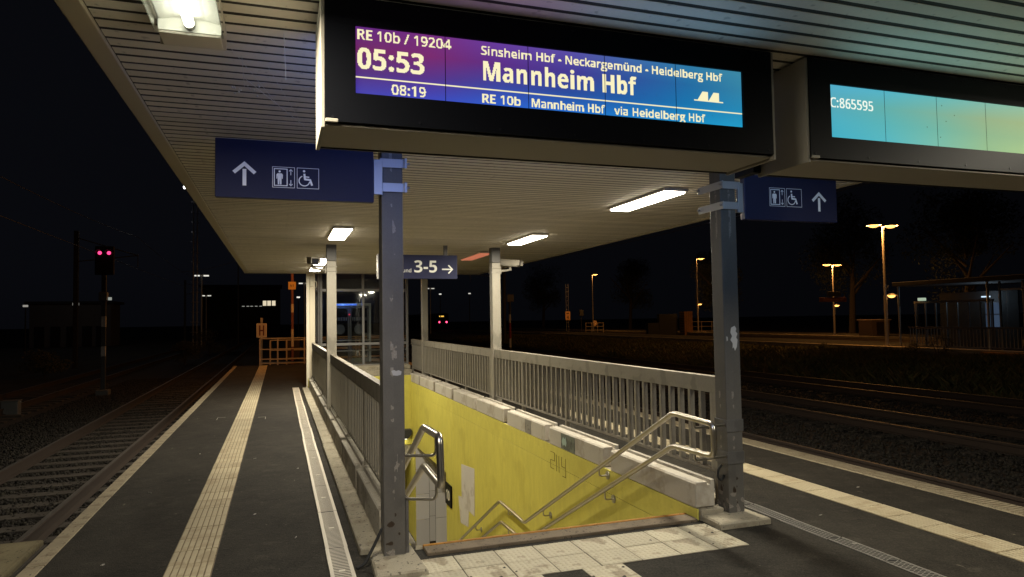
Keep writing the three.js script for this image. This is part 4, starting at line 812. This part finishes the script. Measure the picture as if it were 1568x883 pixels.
// ------------------------------------------------------------------ far platforms, bank and buildings
const SODIUM = [1, 0.44, 0.11];
{
  const s = new THREE.Shape([[18.6, -0.82], [20, -0.66], [23, -0.48], [26, -0.50], [28.3, -0.58], [28.3, -0.9], [18.6, -0.9]].map((p) => new THREE.Vector2(...p)));
  struct('grass_bank', new THREE.ExtrudeGeometry(s, { depth: 130, bevelEnabled: false }).translate(0, 0, -130), mt.earth);
  const blade = new THREE.BufferGeometry(); // one tuft: five bent blades
  const v = [];
  for (let i = 0; i < 6; i++) { const a = i * 1.05 + rnd(.5), r = 0.05 + rnd(.05), h = 0.22 + rnd(.16), c = Math.cos(a), q = Math.sin(a), w = 0.010; v.push(-q * w, 0, c * w, q * w, 0, -c * w, c * r, h * .7, q * r, c * r, h * .7, q * r, q * w + c * r * .4, h * .3, -c * w + q * r * .4, c * r * 2.6, h, q * r * 2.6); }
  blade.setAttribute('position', new THREE.BufferAttribute(new Float32Array(v), 3)); blade.computeVertexNormals();
  const im = new THREE.InstancedMesh(wuv(blade), M({ color: lin(0.07, 0.075, 0.03), roughness: 0.95, side: THREE.DoubleSide }), 34000); im.name = 'bank_grass';
  const m = new THREE.Matrix4(), e = new THREE.Quaternion(), up = new THREE.Vector3(0, 1, 0), c = new THREE.Color();
  const hy = (x) => x < 20 ? mix(-0.82, -0.66, (x - 18.6) / 1.4) : x < 23 ? mix(-0.66, -0.48, (x - 20) / 3) : x < 26 ? mix(-0.48, -0.50, (x - 23) / 3) : mix(-0.50, -0.58, (x - 26) / 2.3);
  for (let i = 0; i < 34000; i++) { const x = rnd(18.7, 28.2), z = -6 - 70 * Math.pow(rnd(), 1.5), k = rnd(0.5, 1.5) * (0.6 + 0.9 * fbm(x / 20 + 5, z / 20 + 9, 8, 3, 701)); m.compose(new THREE.Vector3(x, hy(x) - 0.02, z), e.setFromAxisAngle(up, rnd(6.28)), new THREE.Vector3(k, k, k)); im.setMatrixAt(i, m); const b = rnd(0.6, 1.5); c.setRGB(b * rnd(.9, 1.5), b, b * .8); im.setColorAt(i, c); }
  tag(im, 'rough grass on the dark bank before the far platform', 'grass', null, 'stuff'); scene.add(im);
  struct('far_platform', [B(28.6, 33.4, -0.9, -0.002, -110, 8), B(40.2, 46, -0.9, -0.002, -130, 8)], mt.asphalt);
  struct('far_platform_edge', [RB(28.4, 28.9, -0.16, 0.004, -110, 8, 0.01), RB(39.9, 40.4, -0.16, 0.004, -130, 8, 0.01)], mt.edge);
  struct('far_platform_wall', [B(28.45, 28.58, -0.95, -0.17, -110, 8), B(39.95, 40.18, -0.95, -0.17, -130, 8)], plain(0.20, 0.15, 0.11, 0.95));
}
function lampMast(label, x, z, h, heads, low, board) { // heads: reach of each arm
  const t = thing('lamp_mast', label, 'lamp mast', [x, 0, z], 'orange sodium lamp masts on the far platforms');
  const mm = plain(0.42, 0.38, 0.32, 0.5, 0.2);
  mesh('pole', [bar([0, 0, 0], [0, h * 0.42, 0], 0.085, 12, 0.08), bar([0, h * 0.42, 0], [0, h - 0.05, 0], 0.06, 12, 0.05)], mm, t);
  mesh('base_plate', cyl(0.16, 0.04, [0, 0.02, 0]), mm, t);
  const head = (dx, y, r) => {
    const g = mesh('lamp_head', [bar([0, y - 0.05, 0], [dx * 0.45, y, 0], 0.022), new THREE.LatheGeometry([[0.001, 0.1], [0.1, 0.085], [r * 0.72, 0.03], [r, -0.01], [r * 0.97, -0.02]].map((p) => new THREE.Vector2(...p)), 16).translate(dx, y, 0)], mm, t);
    mesh('bulb', new THREE.SphereGeometry(1, 14, 8).scale(r * 0.66, 0.1, r * 0.66).translate(dx, y - 0.03, 0), glow(1, 0.46, 0.11, 3.4), g);
    const k = r > 0.3 ? 42 : 5;
    lampLight([x + dx, y - 0.03, z], SODIUM, k);
  };
  for (const dx of heads) head(dx, h, 0.36);
  if (low) head(low[0], low[1], 0.26);
  if (board) board(t);
  return t;
}
lampMast('tall two armed orange lamp mast nearest the dark glass hall', 28.95, -26.75, 6.09, [-0.57, 0.53], [0.42, 2.55], (t) => mesh('cable_hook', pipe([[0.05, 2.9, 0.05], [0.2, 3.05, 0.06], [0.12, 2.75, 0.06], [-0.12, 2.95, 0.06]], 0.012, 0.06, 6), mt.dark, t));
lampMast('two armed orange lamp mast with a dim station name board', 42.2, -43.96, 5.62, [-0.56, 0.5], [0.3, 2.36], (t) => {
  mesh('name_board', RB(-1.55, 1.15, 2.62, 2.96, 0.1, 0.16, 0.01), plain(0.16, 0.055, 0.035, 0.6), t);
  mesh('print', new THREE.PlaneGeometry(2.6, 0.3).translate(-0.2, 2.79, 0.163), M({ map: print(520, 60, (c, w, h) => { c.fillStyle = '#5a3428'; c.fillRect(0, 0, w, h); c.fillStyle = '#a07a62'; c.font = '40px sans-serif'; c.textAlign = 'center'; c.fillText('Bad Friedrichshall Hbf', w / 2, 44); }), roughness: 0.6 }), t, true);
  mesh('train_indicator', RB(-0.75, 0.45, 3.05, 3.42, 0.1, 0.3, 0.01), mt.darkBox, t);
});
lampMast('single armed orange lamp mast behind the brick pillar', 41.58, -62, 7.7, [0.55], [0.3, 2.93]);
lampMast('farthest single armed lamp mast above the little orange fence', 36.6, -77, 7.0, [0.4]);
{
  const h = thing('relay_hut', 'low brown relay hut between the two double lamp masts', 'hut', [42.1, 0, -40]);
  mesh('wall', [RB(-0.85, 0.85, 0, 1.12, -0.6, 0.6, 0.01)], plain(0.17, 0.12, 0.085, 0.9), h);
  mesh('roof', RB(-0.95, 0.95, 1.121, 1.2, -0.7, 0.7, 0.01), plain(0.35, 0.28, 0.22, 0.9), h);
  mesh('door', RB(-0.4, 0.3, 0.05, 1.0, 0.601, 0.62, 0.004), mt.rust, h);
  const p = thing('brick_pillar', 'square brick pillar in orange lamplight at the end of a fence', 'pillar', [40.1, -0.4, -62]);
  const br = []; for (let y = 0, r = 0; y < 2.5; y += 0.085, r++) for (let k = 0; k < 4; k++) br.push(B(-0.5 + k * 0.25 + (r % 2) * 0.03 + 0.006, -0.5 + (k + 1) * 0.25 - (r % 2) * 0.0 - 0.006, y + 0.006, y + 0.08, -0.45, 0.5 + rnd(-.012, .012)));
  mesh('brickwork', br, M({ map: kerbMap, color: lin(0.9, 0.5, 0.3), roughness: 0.9 }), p);
  mesh('core', B(-0.48, 0.48, 0, 2.52, -0.44, 0.47), mt.joint, p);
  const w = thing('garden_wall', 'dark stepped wall behind the brick pillar', 'wall', [38.0, -0.4, -63]);
  mesh('wall', [RB(-1.9, -0.6, 0, 1.4, -0.2, 0.2, 0.02), RB(-0.58, 1.6, 0, 2.3, -0.2, 0.2, 0.02)], mt.far, w);
  const fence = (label, x, z, L, n, y1) => {
    const f = thing('tube_fence', label, 'fence', [x, 0, z], 'orange lit tube fences on the far side');
    for (const y of [y1 - 0.03, y1 * 0.52, 0.08]) mesh('rail', RB(0, L, y - 0.025, y + 0.025, -0.025, 0.025, 0.005), mt.orangeRail, f);
    for (let i = 0; i <= n; i++) mesh('fence_post', RB(L * i / n - 0.03, L * i / n + 0.03, -0.4, y1, -0.035, 0.034, 0.005), mt.orangeRail, f);
    return f;
  };
  fence('pale tube fence beside the brick pillar under an orange lamp', 40.75, -62, 5, 4, 1.08);
  fence('short pale tube fence far off below a single armed lamp mast', 37.0, -80, 2.5, 3, 1.02);
  const mi = thing('round_mirror', 'round orange lit disc behind the short far fence', 'disc sign', [38.4, 0, -80.3]);
  mesh('disc', cyl(0.36, 0.05, [0, 0.95, 0], 'z', 20), plain(0.7, 0.45, 0.25, 0.6), mi); mesh('pole', cyl(0.04, 1.2, [0, 0.3, -0.05]), mt.dark, mi);
  const la = thing('lattice_mast', 'thin lattice mast with an orange plate reading 4, far beyond the railing', 'signal mast', [34.5, 0, -80]);
  const lg = []; for (const x of [-0.16, 0.16]) lg.push(bar([x, -0.8, 0], [x, 6, 0], 0.022, 5)); for (let y = 0; y < 6; y += 0.55) lg.push(bar([-0.16, y, 0], [0.16, y, 0], 0.014, 5));
  mesh('lattice', lg, mt.galv, la);
  mesh('plate', RB(-0.30, 0.36, 1.4, 2.5, 0.04, 0.06, 0.004), plain(0.75, 0.42, 0.15, 0.6), la);
  mesh('print', new THREE.PlaneGeometry(0.6, 1.0).translate(0.03, 1.95, 0.0615), M({ map: print(60, 100, (c, w2, h2) => { c.fillStyle = '#e6b070'; c.fillRect(0, 0, w2, h2); c.fillStyle = '#5c2412'; c.font = 'bold 54px sans-serif'; c.textAlign = 'center'; c.fillText('4', w2 / 2, 88); c.fillRect(12, 12, 36, 16); }), roughness: 0.6 }), la, true);
  const po = thing('small_signal', 'dark little signal on a thin pole near the lattice mast', 'signal', [36.4, 0, -80]);
  mesh('head', RB(-0.25, 0.3, 1.9, 2.65, -0.1, 0.1, 0.02), mt.darkBox, po); mesh('pole', cyl(0.04, 2.8, [0, 0.5, 0]), mt.darkBox, po);
  const rw = thing('signal_post', 'white and red banded post with a box on top beyond the open railing', 'signal post', [14.62, 0, -43.6]);
  const rwb = [[-0.8, -0.22, mt.darkBox], [-0.22, 0.355, plain(0.6, 0.58, 0.55, 0.7)], [0.355, 1.40, plain(0.30, 0.03, 0.03, 0.7)], [1.40, 1.965, plain(0.6, 0.58, 0.55, 0.7)], [1.965, 2.8, mt.darkBox]];
  for (const [a, b, m2] of rwb) mesh('post_section', cyl(0.075, b - a - 0.002, [0, (a + b) / 2, 0], 'y', 12), m2, rw);
  mesh('signal_box', RB(-0.2, 0.25, 2.8, 3.3, -0.15, 0.15, 0.02), plain(0.16, 0.16, 0.17, 0.6), rw);
}
{ // dark glass hall with lift on the far platform
  const h = thing('glass_hall', 'dark glass hall with steel frame and a bluish lit pane on the far platform', 'glass hall', [29.6, 0, 0]);
  const fr = plain(0.13, 0.13, 0.13, 0.5, 0.4), z1 = -25.6, z0 = -21.75;
  const zs = []; for (let z = z1; z <= z0 + 0.01; z += 0.55) zs.push(z);
  mesh('frame', zs.map((z) => RB(-0.03, 0.03, 0.0, 2.1, z - 0.025, z + 0.025, 0.004)).concat([RB(-0.04, 0.04, 2.101, 2.2, z1 - 0.05, z0 + 0.05, 0.006), RB(-0.035, 0.035, 0.85, 0.9, z1, z0, 0.004)]), fr, h);
  for (let i = 0; i < zs.length - 1; i++) mesh('pane', B(-0.005, 0.005, 0.905, 2.095, zs[i] + 0.027, zs[i + 1] - 0.027), mt.glass, h);
  mesh('lit_window', RB(0.9, 0.94, 0.95, 2.05, -22.75, -22.05, 0.005), glow(0.25, 0.42, 0.72, 0.12), h);
  mesh('window_bar', [B(0.87, 0.895, 0.9, 2.1, -22.5, -22.46), B(0.87, 0.895, 1.5, 1.54, -22.75, -22.05)], fr, h);
  mesh('inner_wall', [B(1.6, 1.7, 0, 2.6, z1, z0)], mt.black, h);
  mesh('lamp_tube', RB(1.0, 1.06, 2.3, 2.36, -23.0, -22.6, 0.01), glow(0.6, 0.8, 1, 1.2), h); lampLight([30.63, 2.33, -22.8], [0.6, 0.8, 1], 1.6);
  mesh('roof', RB(-0.9, 3.4, 2.95, 3.15, z1 - 0.5, -12, 0.02), mt.far, h);
  mesh('roof_post', [cyl(0.05, 2.95, [-0.6, 1.47, -21.5]), cyl(0.05, 2.95, [-0.6, 1.47, -26.0])], mt.galv, h);
  mesh('lamp_box', [RB(-0.2, 0.02, 2.22, 2.36, -25.3, -25.0, 0.02)], glow(0.75, 0.95, 0.7, 0.5), h);
  const tw = thing('glass_lift', 'tall glass lift front with pale frames right beside the dark glass hall', 'lift', [29.6, 0, 0]);
  const z2 = -21.4, zz = [z2, -20.4, -19.4, -18.4, -17.4];
  mesh('frame', zz.map((z) => RB(-0.04, 0.04, -0.02, 3.0, z - 0.035, z + 0.035, 0.004)).concat([RB(-0.04, 0.04, 2.55, 2.63, z2, -17.4, 0.004), RB(-0.045, 0.045, 3.0, 3.1, z2 - 0.05, -17.3, 0.004)]), mt.galv, tw);
  for (let i = 0; i < zz.length - 1; i++) mesh('pane', B(-0.006, 0.006, 0.05, 2.54, zz[i] + 0.037, zz[i + 1] - 0.037), mt.glass, tw);
  mesh('strip_lamp', RB(-0.5, -0.45, 3.05, 3.098, -19.1, -18.7, 0.01), glow(0.9, 1, 0.7, 1.5), tw); lampLight([29.125, 3.07, -18.9], [0.85, 1, 0.6], 3.2);
  mesh('canopy_slab', RB(-0.6, 0.3, 3.101, 3.16, -19.6, -17, 0.01), mt.galv, tw);
  mesh('inner_wall', B(1.5, 1.6, 0, 3, z2, -17), mt.black, tw);
  const f = thing('bar_fence', 'dark upright bar fence before the far glass hall', 'fence', [28.98, 0, 0]);
  mesh('rail', [RB(-0.03, 0.03, 0.90, 0.98, -25.5, -16.5, 0.006)], mt.dark, f); mesh('rail', [RB(-0.025, 0.025, 0.06, 0.1, -25.5, -16.5, 0.006)], mt.dark, f);
  const g = wuv(RB(-0.015, 0.015, 0.101, 0.899, -0.015, 0.015, 0.003)); g.userData.done = true;
  for (let z = -25.4; z < -16.6; z += 0.16) mesh('fence_bar', g, mt.galv, f).position.z = z;
  const lw = thing('low_wall', 'low cream wall with orange lamplight in its colour and a dark opening at the foot of the far fence', 'wall', [28.3, -0.42, 0]);
  mesh('coping', [RB(-0.15, 0.15, 0.27, 0.36, -21.3, -17, 0.01)], mt.wornOrLampOrange, lw); mesh('pier', [RB(-0.12, 0.12, 0, 0.269, -21.25, -20.9, 0.01), RB(-0.12, 0.12, 0, 0.269, -19.9, -19.5, 0.01), RB(-0.12, 0.12, 0, 0.269, -18.2, -17, 0.01)], mt.wornOrLampOrange, lw); mesh('wall', B(-0.02, 0.1, 0, 0.268, -20.9, -17.1), mt.far, lw);  // cream wall: the orange lamplight is put into its colour
}
{ // a train far down the line
  const t = thing('parked_train', 'dark train far down the line showing two red tail lights and an amber display', 'train', [38.05, -0.57, -165]);
  mesh('body', RB(-1.45, 1.45, 0.5, 3.9, -50, 0, 0.35, 4), mt.black, t);
  mesh('windscreen', RB(-1.1, 1.1, 2.0, 2.9, -0.05, 0.02, 0.05, 2), mt.caseBlack, t);
  mesh('destination_display', RB(-0.95, 0.2, 3.0, 3.3, 0.0, 0.03, 0.01), glow(1, 0.55, 0.08, 1.2), t);
  for (const x of [-0.88, 0.88]) mesh('tail_light', new THREE.SphereGeometry(0.22, 12, 8).scale(1, 1, 0.4).translate(x, 1.73, 0.02), glow(1, 0.06, 0.16, 5), t);
  mesh('bogie', [RB(-1.2, 1.2, 0, 0.49, -4, -1, 0.05)], mt.black, t);
}
// ------------------------------------------------------------------ beyond the other tracks
{
  const s = thing('rail_signal', 'dark rail signal with two red lights above a white banded post', 'rail signal', [-5.73, -0.8, -27]);
  const wh = plain(0.3, 0.29, 0.28, 0.7), dk = mt.darkBox;
  for (const [a, b, m] of [[0, 1.39, dk], [1.39, 1.73, wh], [1.73, 2.4, dk], [2.4, 2.77, wh], [2.77, 4.2, dk]]) mesh('post_section', RB(-0.07, 0.07, a, b - 0.002, -0.06, 0.06, 0.01), m, s);
  mesh('foot', RB(-0.2, 0.2, 0, 0.25, -0.2, 0.2, 0.03), mt.farWall, s);
  mesh('signal_box', RB(-0.14, 0.12, 3.3, 3.6, -0.1, 0.12, 0.02), plain(0.14, 0.14, 0.14, 0.6), s);
  mesh('screen', RB(-0.3, 0.3, 4.2, 5.2, -0.08, 0, 0.06, 2), mt.black, s);
  for (const x of [-0.14, 0.14]) { const l = mesh('hood', [new THREE.CylinderGeometry(0.11, 0.11, 0.14, 16, 1, true, 0, Math.PI).rotateX(Math.PI / 2).rotateZ(Math.PI / 2).translate(x, 4.96, 0.07)], M({ color: lin(0.01, 0.01, 0.01), side: THREE.DoubleSide, roughness: 0.8 }), s); mesh('red_light', new THREE.SphereGeometry(0.062, 14, 8).scale(1, 1, 0.5).translate(x, 4.96, 0.02), glow(1, 0.05, 0.20, 2.2), l); }
  mesh('marker_light', RB(0.14, 0.24, 3.32, 3.42, 0.0, 0.08, 0.01), glow(0.8, 0.85, 0.75, 0.35), s);
  const tLamp = (label, x, y, z, kind, k = 1) => {
    const t = thing('yard_lamp', label, 'yard lamp', [x, -0.8, z], 'small white yard lamps in the distance');
    const h = y + 0.8;
    mesh('pole', bar([0, 0, 0], [0, h, 0], 0.09, 8, 0.06), kind === 'T' ? mt.galv : mt.darkBox, t);
    if (kind === 'T') { mesh('cross_arm', RB(-0.65, 0.65, h, h + 0.08, -0.04, 0.04, 0.01), mt.galv, t); for (const d of [-0.42, 0.42]) mesh('bulb', RB(d - 0.24, d + 0.24, h - 0.12, h - 0.001, -0.1, 0.12, 0.02), glow(1, 0.97, 0.86, 0.9 * k), t); }
    else { mesh('bulb', RB(-0.22, 0.22, h, h + 0.2, 0.0, 0.12, 0.03), glow(1, 0.96, 0.85, 1.2 * k), t); }
    return t;
  };
  tLamp('nearer white T shaped yard lamp beside the canopy edge', -7.34, 6.53, -75, 'T');
  tLamp('farther and lower white T shaped yard lamp near the canopy edge', -10.14, 5.83, -110, 'T');
  tLamp('white T shaped yard lamp seen between the orange mast and the cream column', 3.0, 6.59, -90, 'T');
  tLamp('small white yard lamp low beside the cream column', 2.54, 5.04, -100, 'one', 0.8);
  tLamp('white T shaped yard lamp just under the hanging 3-5 sign', 23.3, 6.87, -110, 'T', 0.7);
  tLamp('pinprick white lamp above the train tail lights', 27.2, 6.18, -120, 'one', 0.7);
  tLamp('pinprick white lamp near the pale post with a camera', 32.6, 6.28, -120, 'one', 0.5);
  tLamp('small warm lamp touching the canopy corner', -4.2, 8.5, -80, 'one', 0.7);
  tLamp('tiny white lamp far off past the red signal', -23.8, 3.6, -80, 'one', 0.25);
  tLamp('faint lamp by the wall of the long low shed', -14.6, 3.2, -60, 'one', 0.12);
  const fl = thing('floodlight_mast', 'tall mast with a bright floodlight beside the canopy edge', 'floodlight', [-6.35, -0.8, -60]);
  const lg = []; for (const x of [-0.14, 0.14]) lg.push(bar([x, 0, 0], [x, 12.9, 0], 0.045, 6)); for (let y = 1; y < 12.8; y += 0.8) lg.push(bar([-0.3, y, 0], [0.3, y, 0], 0.025, 5));
  mesh('lattice', lg, plain(0.4, 0.4, 0.42, 0.5, 0.3), fl); mesh('arm', bar([0, 12.9, 0], [-0.6, 13.3, 0], 0.05), mt.galv, fl);
  mesh('bulb', RB(-0.88, -0.4, 13.28, 13.56, -0.1, 0.14, 0.05, 2), glow(1, 0.98, 1, 9), fl);
  lampLight([-6.99, 12.62, -60], [1, 0.96, 0.92], 10);
  const sh = thing('low_shed', 'long low grey shed barely visible beyond the red signal', 'shed', [-22, -0.8, -92]);
  mesh('wall', RB(-5, 3.2, 0, 5.0, -5, 0, 0.03), mt.farWall, sh); mesh('roof', RB(-5.4, 3.6, 5.01, 5.3, -5.4, 0.4, 0.03), mt.far, sh);
  for (const x of [-4, -2.4, -0.8, 0.8, 2.2]) mesh('door', RB(x - 0.5, x + 0.5, 0, 2.4, 0.001, 0.06, 0.01), mt.black, sh);
  lampLight([-21, 7, -84], [0.9, 0.95, 1], 3);
  const fb = thing('lit_building', 'far dark building with three lit windows past the platform end', 'building', [-3, -0.8, -122]);
  mesh('wall', RB(-9, 3.2, 0, 8.5, -8, 0, 0.05), mt.black, fb); mesh('roof', RB(-9.3, 3.5, 8.51, 8.8, -8.3, 0.3, 0.03), mt.black, fb);
  for (const x of [0.72, 1.42, 2.15]) { const w = mesh('window', [RB(x - 0.33, x + 0.33, 5.25, 5.32, 0.001, 0.06, 0.01), RB(x - 0.33, x + 0.33, 6.15, 6.22, 0.001, 0.06, 0.01), B(x - 0.325, x - 0.285, 5.30, 6.17, 0.002, 0.055), B(x + 0.285, x + 0.325, 5.30, 6.17, 0.002, 0.055)], mt.far, fb); mesh('pane', B(x - 0.28, x + 0.28, 5.321, 6.149, 0.002, 0.03), glow(1, 0.86, 0.6, 0.75), w); }
  for (const x of [-2.6, -1.9, -1.3, -0.6, 0.1]) mesh('lamp', RB(x - 0.2, x + 0.2, 5.2, 5.3, 0.01, 0.1, 0.01), glow(0.9, 0.9, 0.8, 0.35), fb);
  // catenary: masts and wires
  const wm = plain(0.09, 0.09, 0.095, 0.6, 0.2);
  const cat = (label, x, z, side) => {
    const t = thing('catenary_mast', label, 'catenary mast', [x, -0.8, z], 'dark masts carrying the overhead wires');
    mesh('pole', RB(-0.12, 0.12, 0, 8, -0.12, 0.12, 0.02), mt.darkBox, t);
    mesh('bracket', [bar([0, 7.6, 0], [side * 3.2, 6.6, 0], 0.03), bar([0, 6.2, 0], [side * 3.2, 6.6, 0], 0.03), bar([side * 3.2, 6.7, 0], [side * 3.2, 5.9, 0], 0.02)], wm, t);
    return t;
  };
  cat('dark wire mast beyond the tracks past the red signal', -11.2, -46, 1); cat('dark wire mast far past the yard lamps', -11.2, -95, 1);
  cat('dark wire mast between the railway tracks and the grassy bank', 19.6, -60, -1);
  const sag = (a, b, d) => { const p = []; for (let i = 0; i <= 14; i++) { const t = i / 14; p.push(new THREE.Vector3(mix(a[0], b[0], t), mix(a[1], b[1], t) - d * 4 * t * (1 - t), mix(a[2], b[2], t))); } return new THREE.TubeGeometry(new THREE.CatmullRomCurve3(p), 28, 0.013, 5); };
  const wire = (label, a, b, d) => solo('overhead_wire', sag(a, b, d), wm, label, 'wire', 'overhead wires above the tracks');
  wire('overhead wire sagging over the far track beyond the red signal', [-8.0, 6.9, 4], [-8.0, 6.9, -46], 0.7); wire('overhead wire running on past the first wire mast', [-8.0, 6.9, -46], [-8.0, 6.9, -95], 0.7);
  wire('contact wire low over the track beyond the red signal', [-8, 5.1, 4], [-8, 5.1, -95], 0.1);
  wire('wire spanning from the wire mast to the canopy corner', [-6.2, 5.1, -50], [-2.6, 5.95, -50], 0.15); wire('overhead wire over the track by the grassy bank', [16.5, 6.0, 4], [16.5, 6.0, -60], 0.6);
  const cb = thing('trackside_box', 'small grey box on the ballast beyond the sleeper track', 'box', [-7.0, -0.8, -22.5]);
  mesh('body', RB(-0.2, 0.2, 0, 0.4, -0.15, 0.15, 0.02), plain(0.09, 0.09, 0.085, 0.8), cb); mesh('lid', RB(-0.22, 0.22, 0.401, 0.43, -0.17, 0.17, 0.008), plain(0.09, 0.09, 0.085, 0.8), cb);
}
// ------------------------------------------------------------------ bushes and trees
function leafMass(n, rx, ry, rz, size, lobes) {
  const c = []; for (let i = 0; i < lobes; i++) { const a = rnd(6.28), r = Math.sqrt(rnd()) * 0.62, y = rnd(-0.75, 0.8); c.push([Math.cos(a) * r * Math.sqrt(1 - y * y * 0.7), y * 0.7, Math.sin(a) * r * Math.sqrt(1 - y * y * 0.7), rnd(0.22, 0.42)]); }
  const v = new Float32Array(n * 9), q = new THREE.Vector3(), a = new THREE.Vector3(), b = new THREE.Vector3();
  for (let i = 0; i < n; i++) {
    const l = c[Math.floor(rnd(lobes))]; q.set(rnd(-1, 1), rnd(-1, 1), rnd(-1, 1)).normalize().multiplyScalar(l[3] * Math.pow(rnd(), 0.35));
    const px = (l[0] + q.x) * rx, py = (l[1] + q.y) * ry, pz = (l[2] + q.z) * rz, s = size * rnd(0.6, 1.4);
    a.set(rnd(-1, 1), rnd(-1, 1), rnd(-1, 1)).normalize().multiplyScalar(s); b.set(rnd(-1, 1), rnd(-1, 1), rnd(-1, 1)).normalize().multiplyScalar(s * 0.6);
    v.set([px - a.x, py - a.y, pz - a.z, px + a.x, py + a.y, pz + a.z, px + b.x, py + b.y, pz + b.z], i * 9);
  }
  const g = new THREE.BufferGeometry(); g.setAttribute('position', new THREE.BufferAttribute(v, 3)); g.computeVertexNormals(); return g;
}
const leaf = M({ color: lin(0.03, 0.037, 0.016), roughness: 0.9, side: THREE.DoubleSide }), bark = plain(0.05, 0.04, 0.03, 0.95);
for (const [x, z, h, lb] of [[49, -38, 13, 'dark tree standing out behind the tall lamp mast'], [52, -52, 15, 'dark tree behind the relay hut'], [50, -70, 12, 'dark tree behind the station name board mast'], [56, -24, 14, 'dark tree above the roof of the glass hall'], [52, -96, 13, 'dark tree behind the brick pillar'], [46, -118, 14, 'dark tree far beyond the little orange fence']]) {
  const t = thing('dark_tree', lb, 'tree', [x, -0.8, z], 'dark trees beyond the far platforms');
  const tr = [bar([0, 0, 0], [0.2, h * 0.4, 0.1], 0.32, 8, 0.2)]; for (let i = 0; i < 6; i++) { const a = i * 1.1, y = h * (0.3 + 0.05 * i); tr.push(bar([0.15, y * 0.9, 0.08], [Math.cos(a) * h * 0.24, y + h * 0.22, Math.sin(a) * h * 0.24], 0.12, 6, 0.04)); }
  mesh('trunk', tr, bark, t);
  mesh('crown', leafMass(9000, h * 0.36, h * 0.42, h * 0.36, 0.16, 16).translate(0, h * 0.6, 0), leaf, t);
}
for (const [x, z, h, lb] of [[-5.4, -46, 1.5, 'low dim bush between the tracks beyond the red signal'], [-4.9, -56, 2.2, 'larger dim bush beside the track bend, below the yard lamps'], [-10.5, -38, 1.4, 'dim bush at the foot of the first wire mast']]) {
  const t = thing('bush', lb, 'bush', [x, -0.8, z], 'dim bushes beside the tracks'); mesh('stem', [bar([0, 0, 0], [0.1, h * 0.6, 0], 0.03), bar([0, 0, 0], [-0.2, h * 0.6, 0.1], 0.025)], bark, t);
  mesh('foliage', leafMass(3000, h * 1.1, h * 0.55, h * 1.1, 0.06, 9).translate(0, h * 0.5, 0), M({ color: lin(0.09, 0.085, 0.05), roughness: 0.95, side: THREE.DoubleSide }), t);
}
for (const [x, z, h, lb] of [[27.6, -24.2, 1.2, 'ragged weed against the light at the foot of the tall lamp mast'], [27.9, -23.0, 1.5, 'ragged weed beside the low wall coloured by lamplight'], [26.6, -28.5, 1.0, 'ragged weed on the crest of the grassy bank']]) {
  const t = thing('weed', lb, 'weed', [x, -0.56, z], 'tall weeds on the bank'); const st = []; for (let i = 0; i < 7; i++) { const a = i * 0.9; st.push(bar([0, 0, 0], [Math.cos(a) * h * 0.3, h * (0.6 + 0.06 * i), Math.sin(a) * h * 0.3], 0.012, 5, 0.004)); }
  mesh('stem', st, bark, t); mesh('foliage', leafMass(900, h * 0.5, h * 0.5, h * 0.5, 0.04, 7).translate(0, h * 0.5, 0), leaf, t);
}
scene.traverse((o) => { if (o.isMesh) { o.castShadow = true; o.receiveShadow = true; } });
renderer.render(scene, camera);
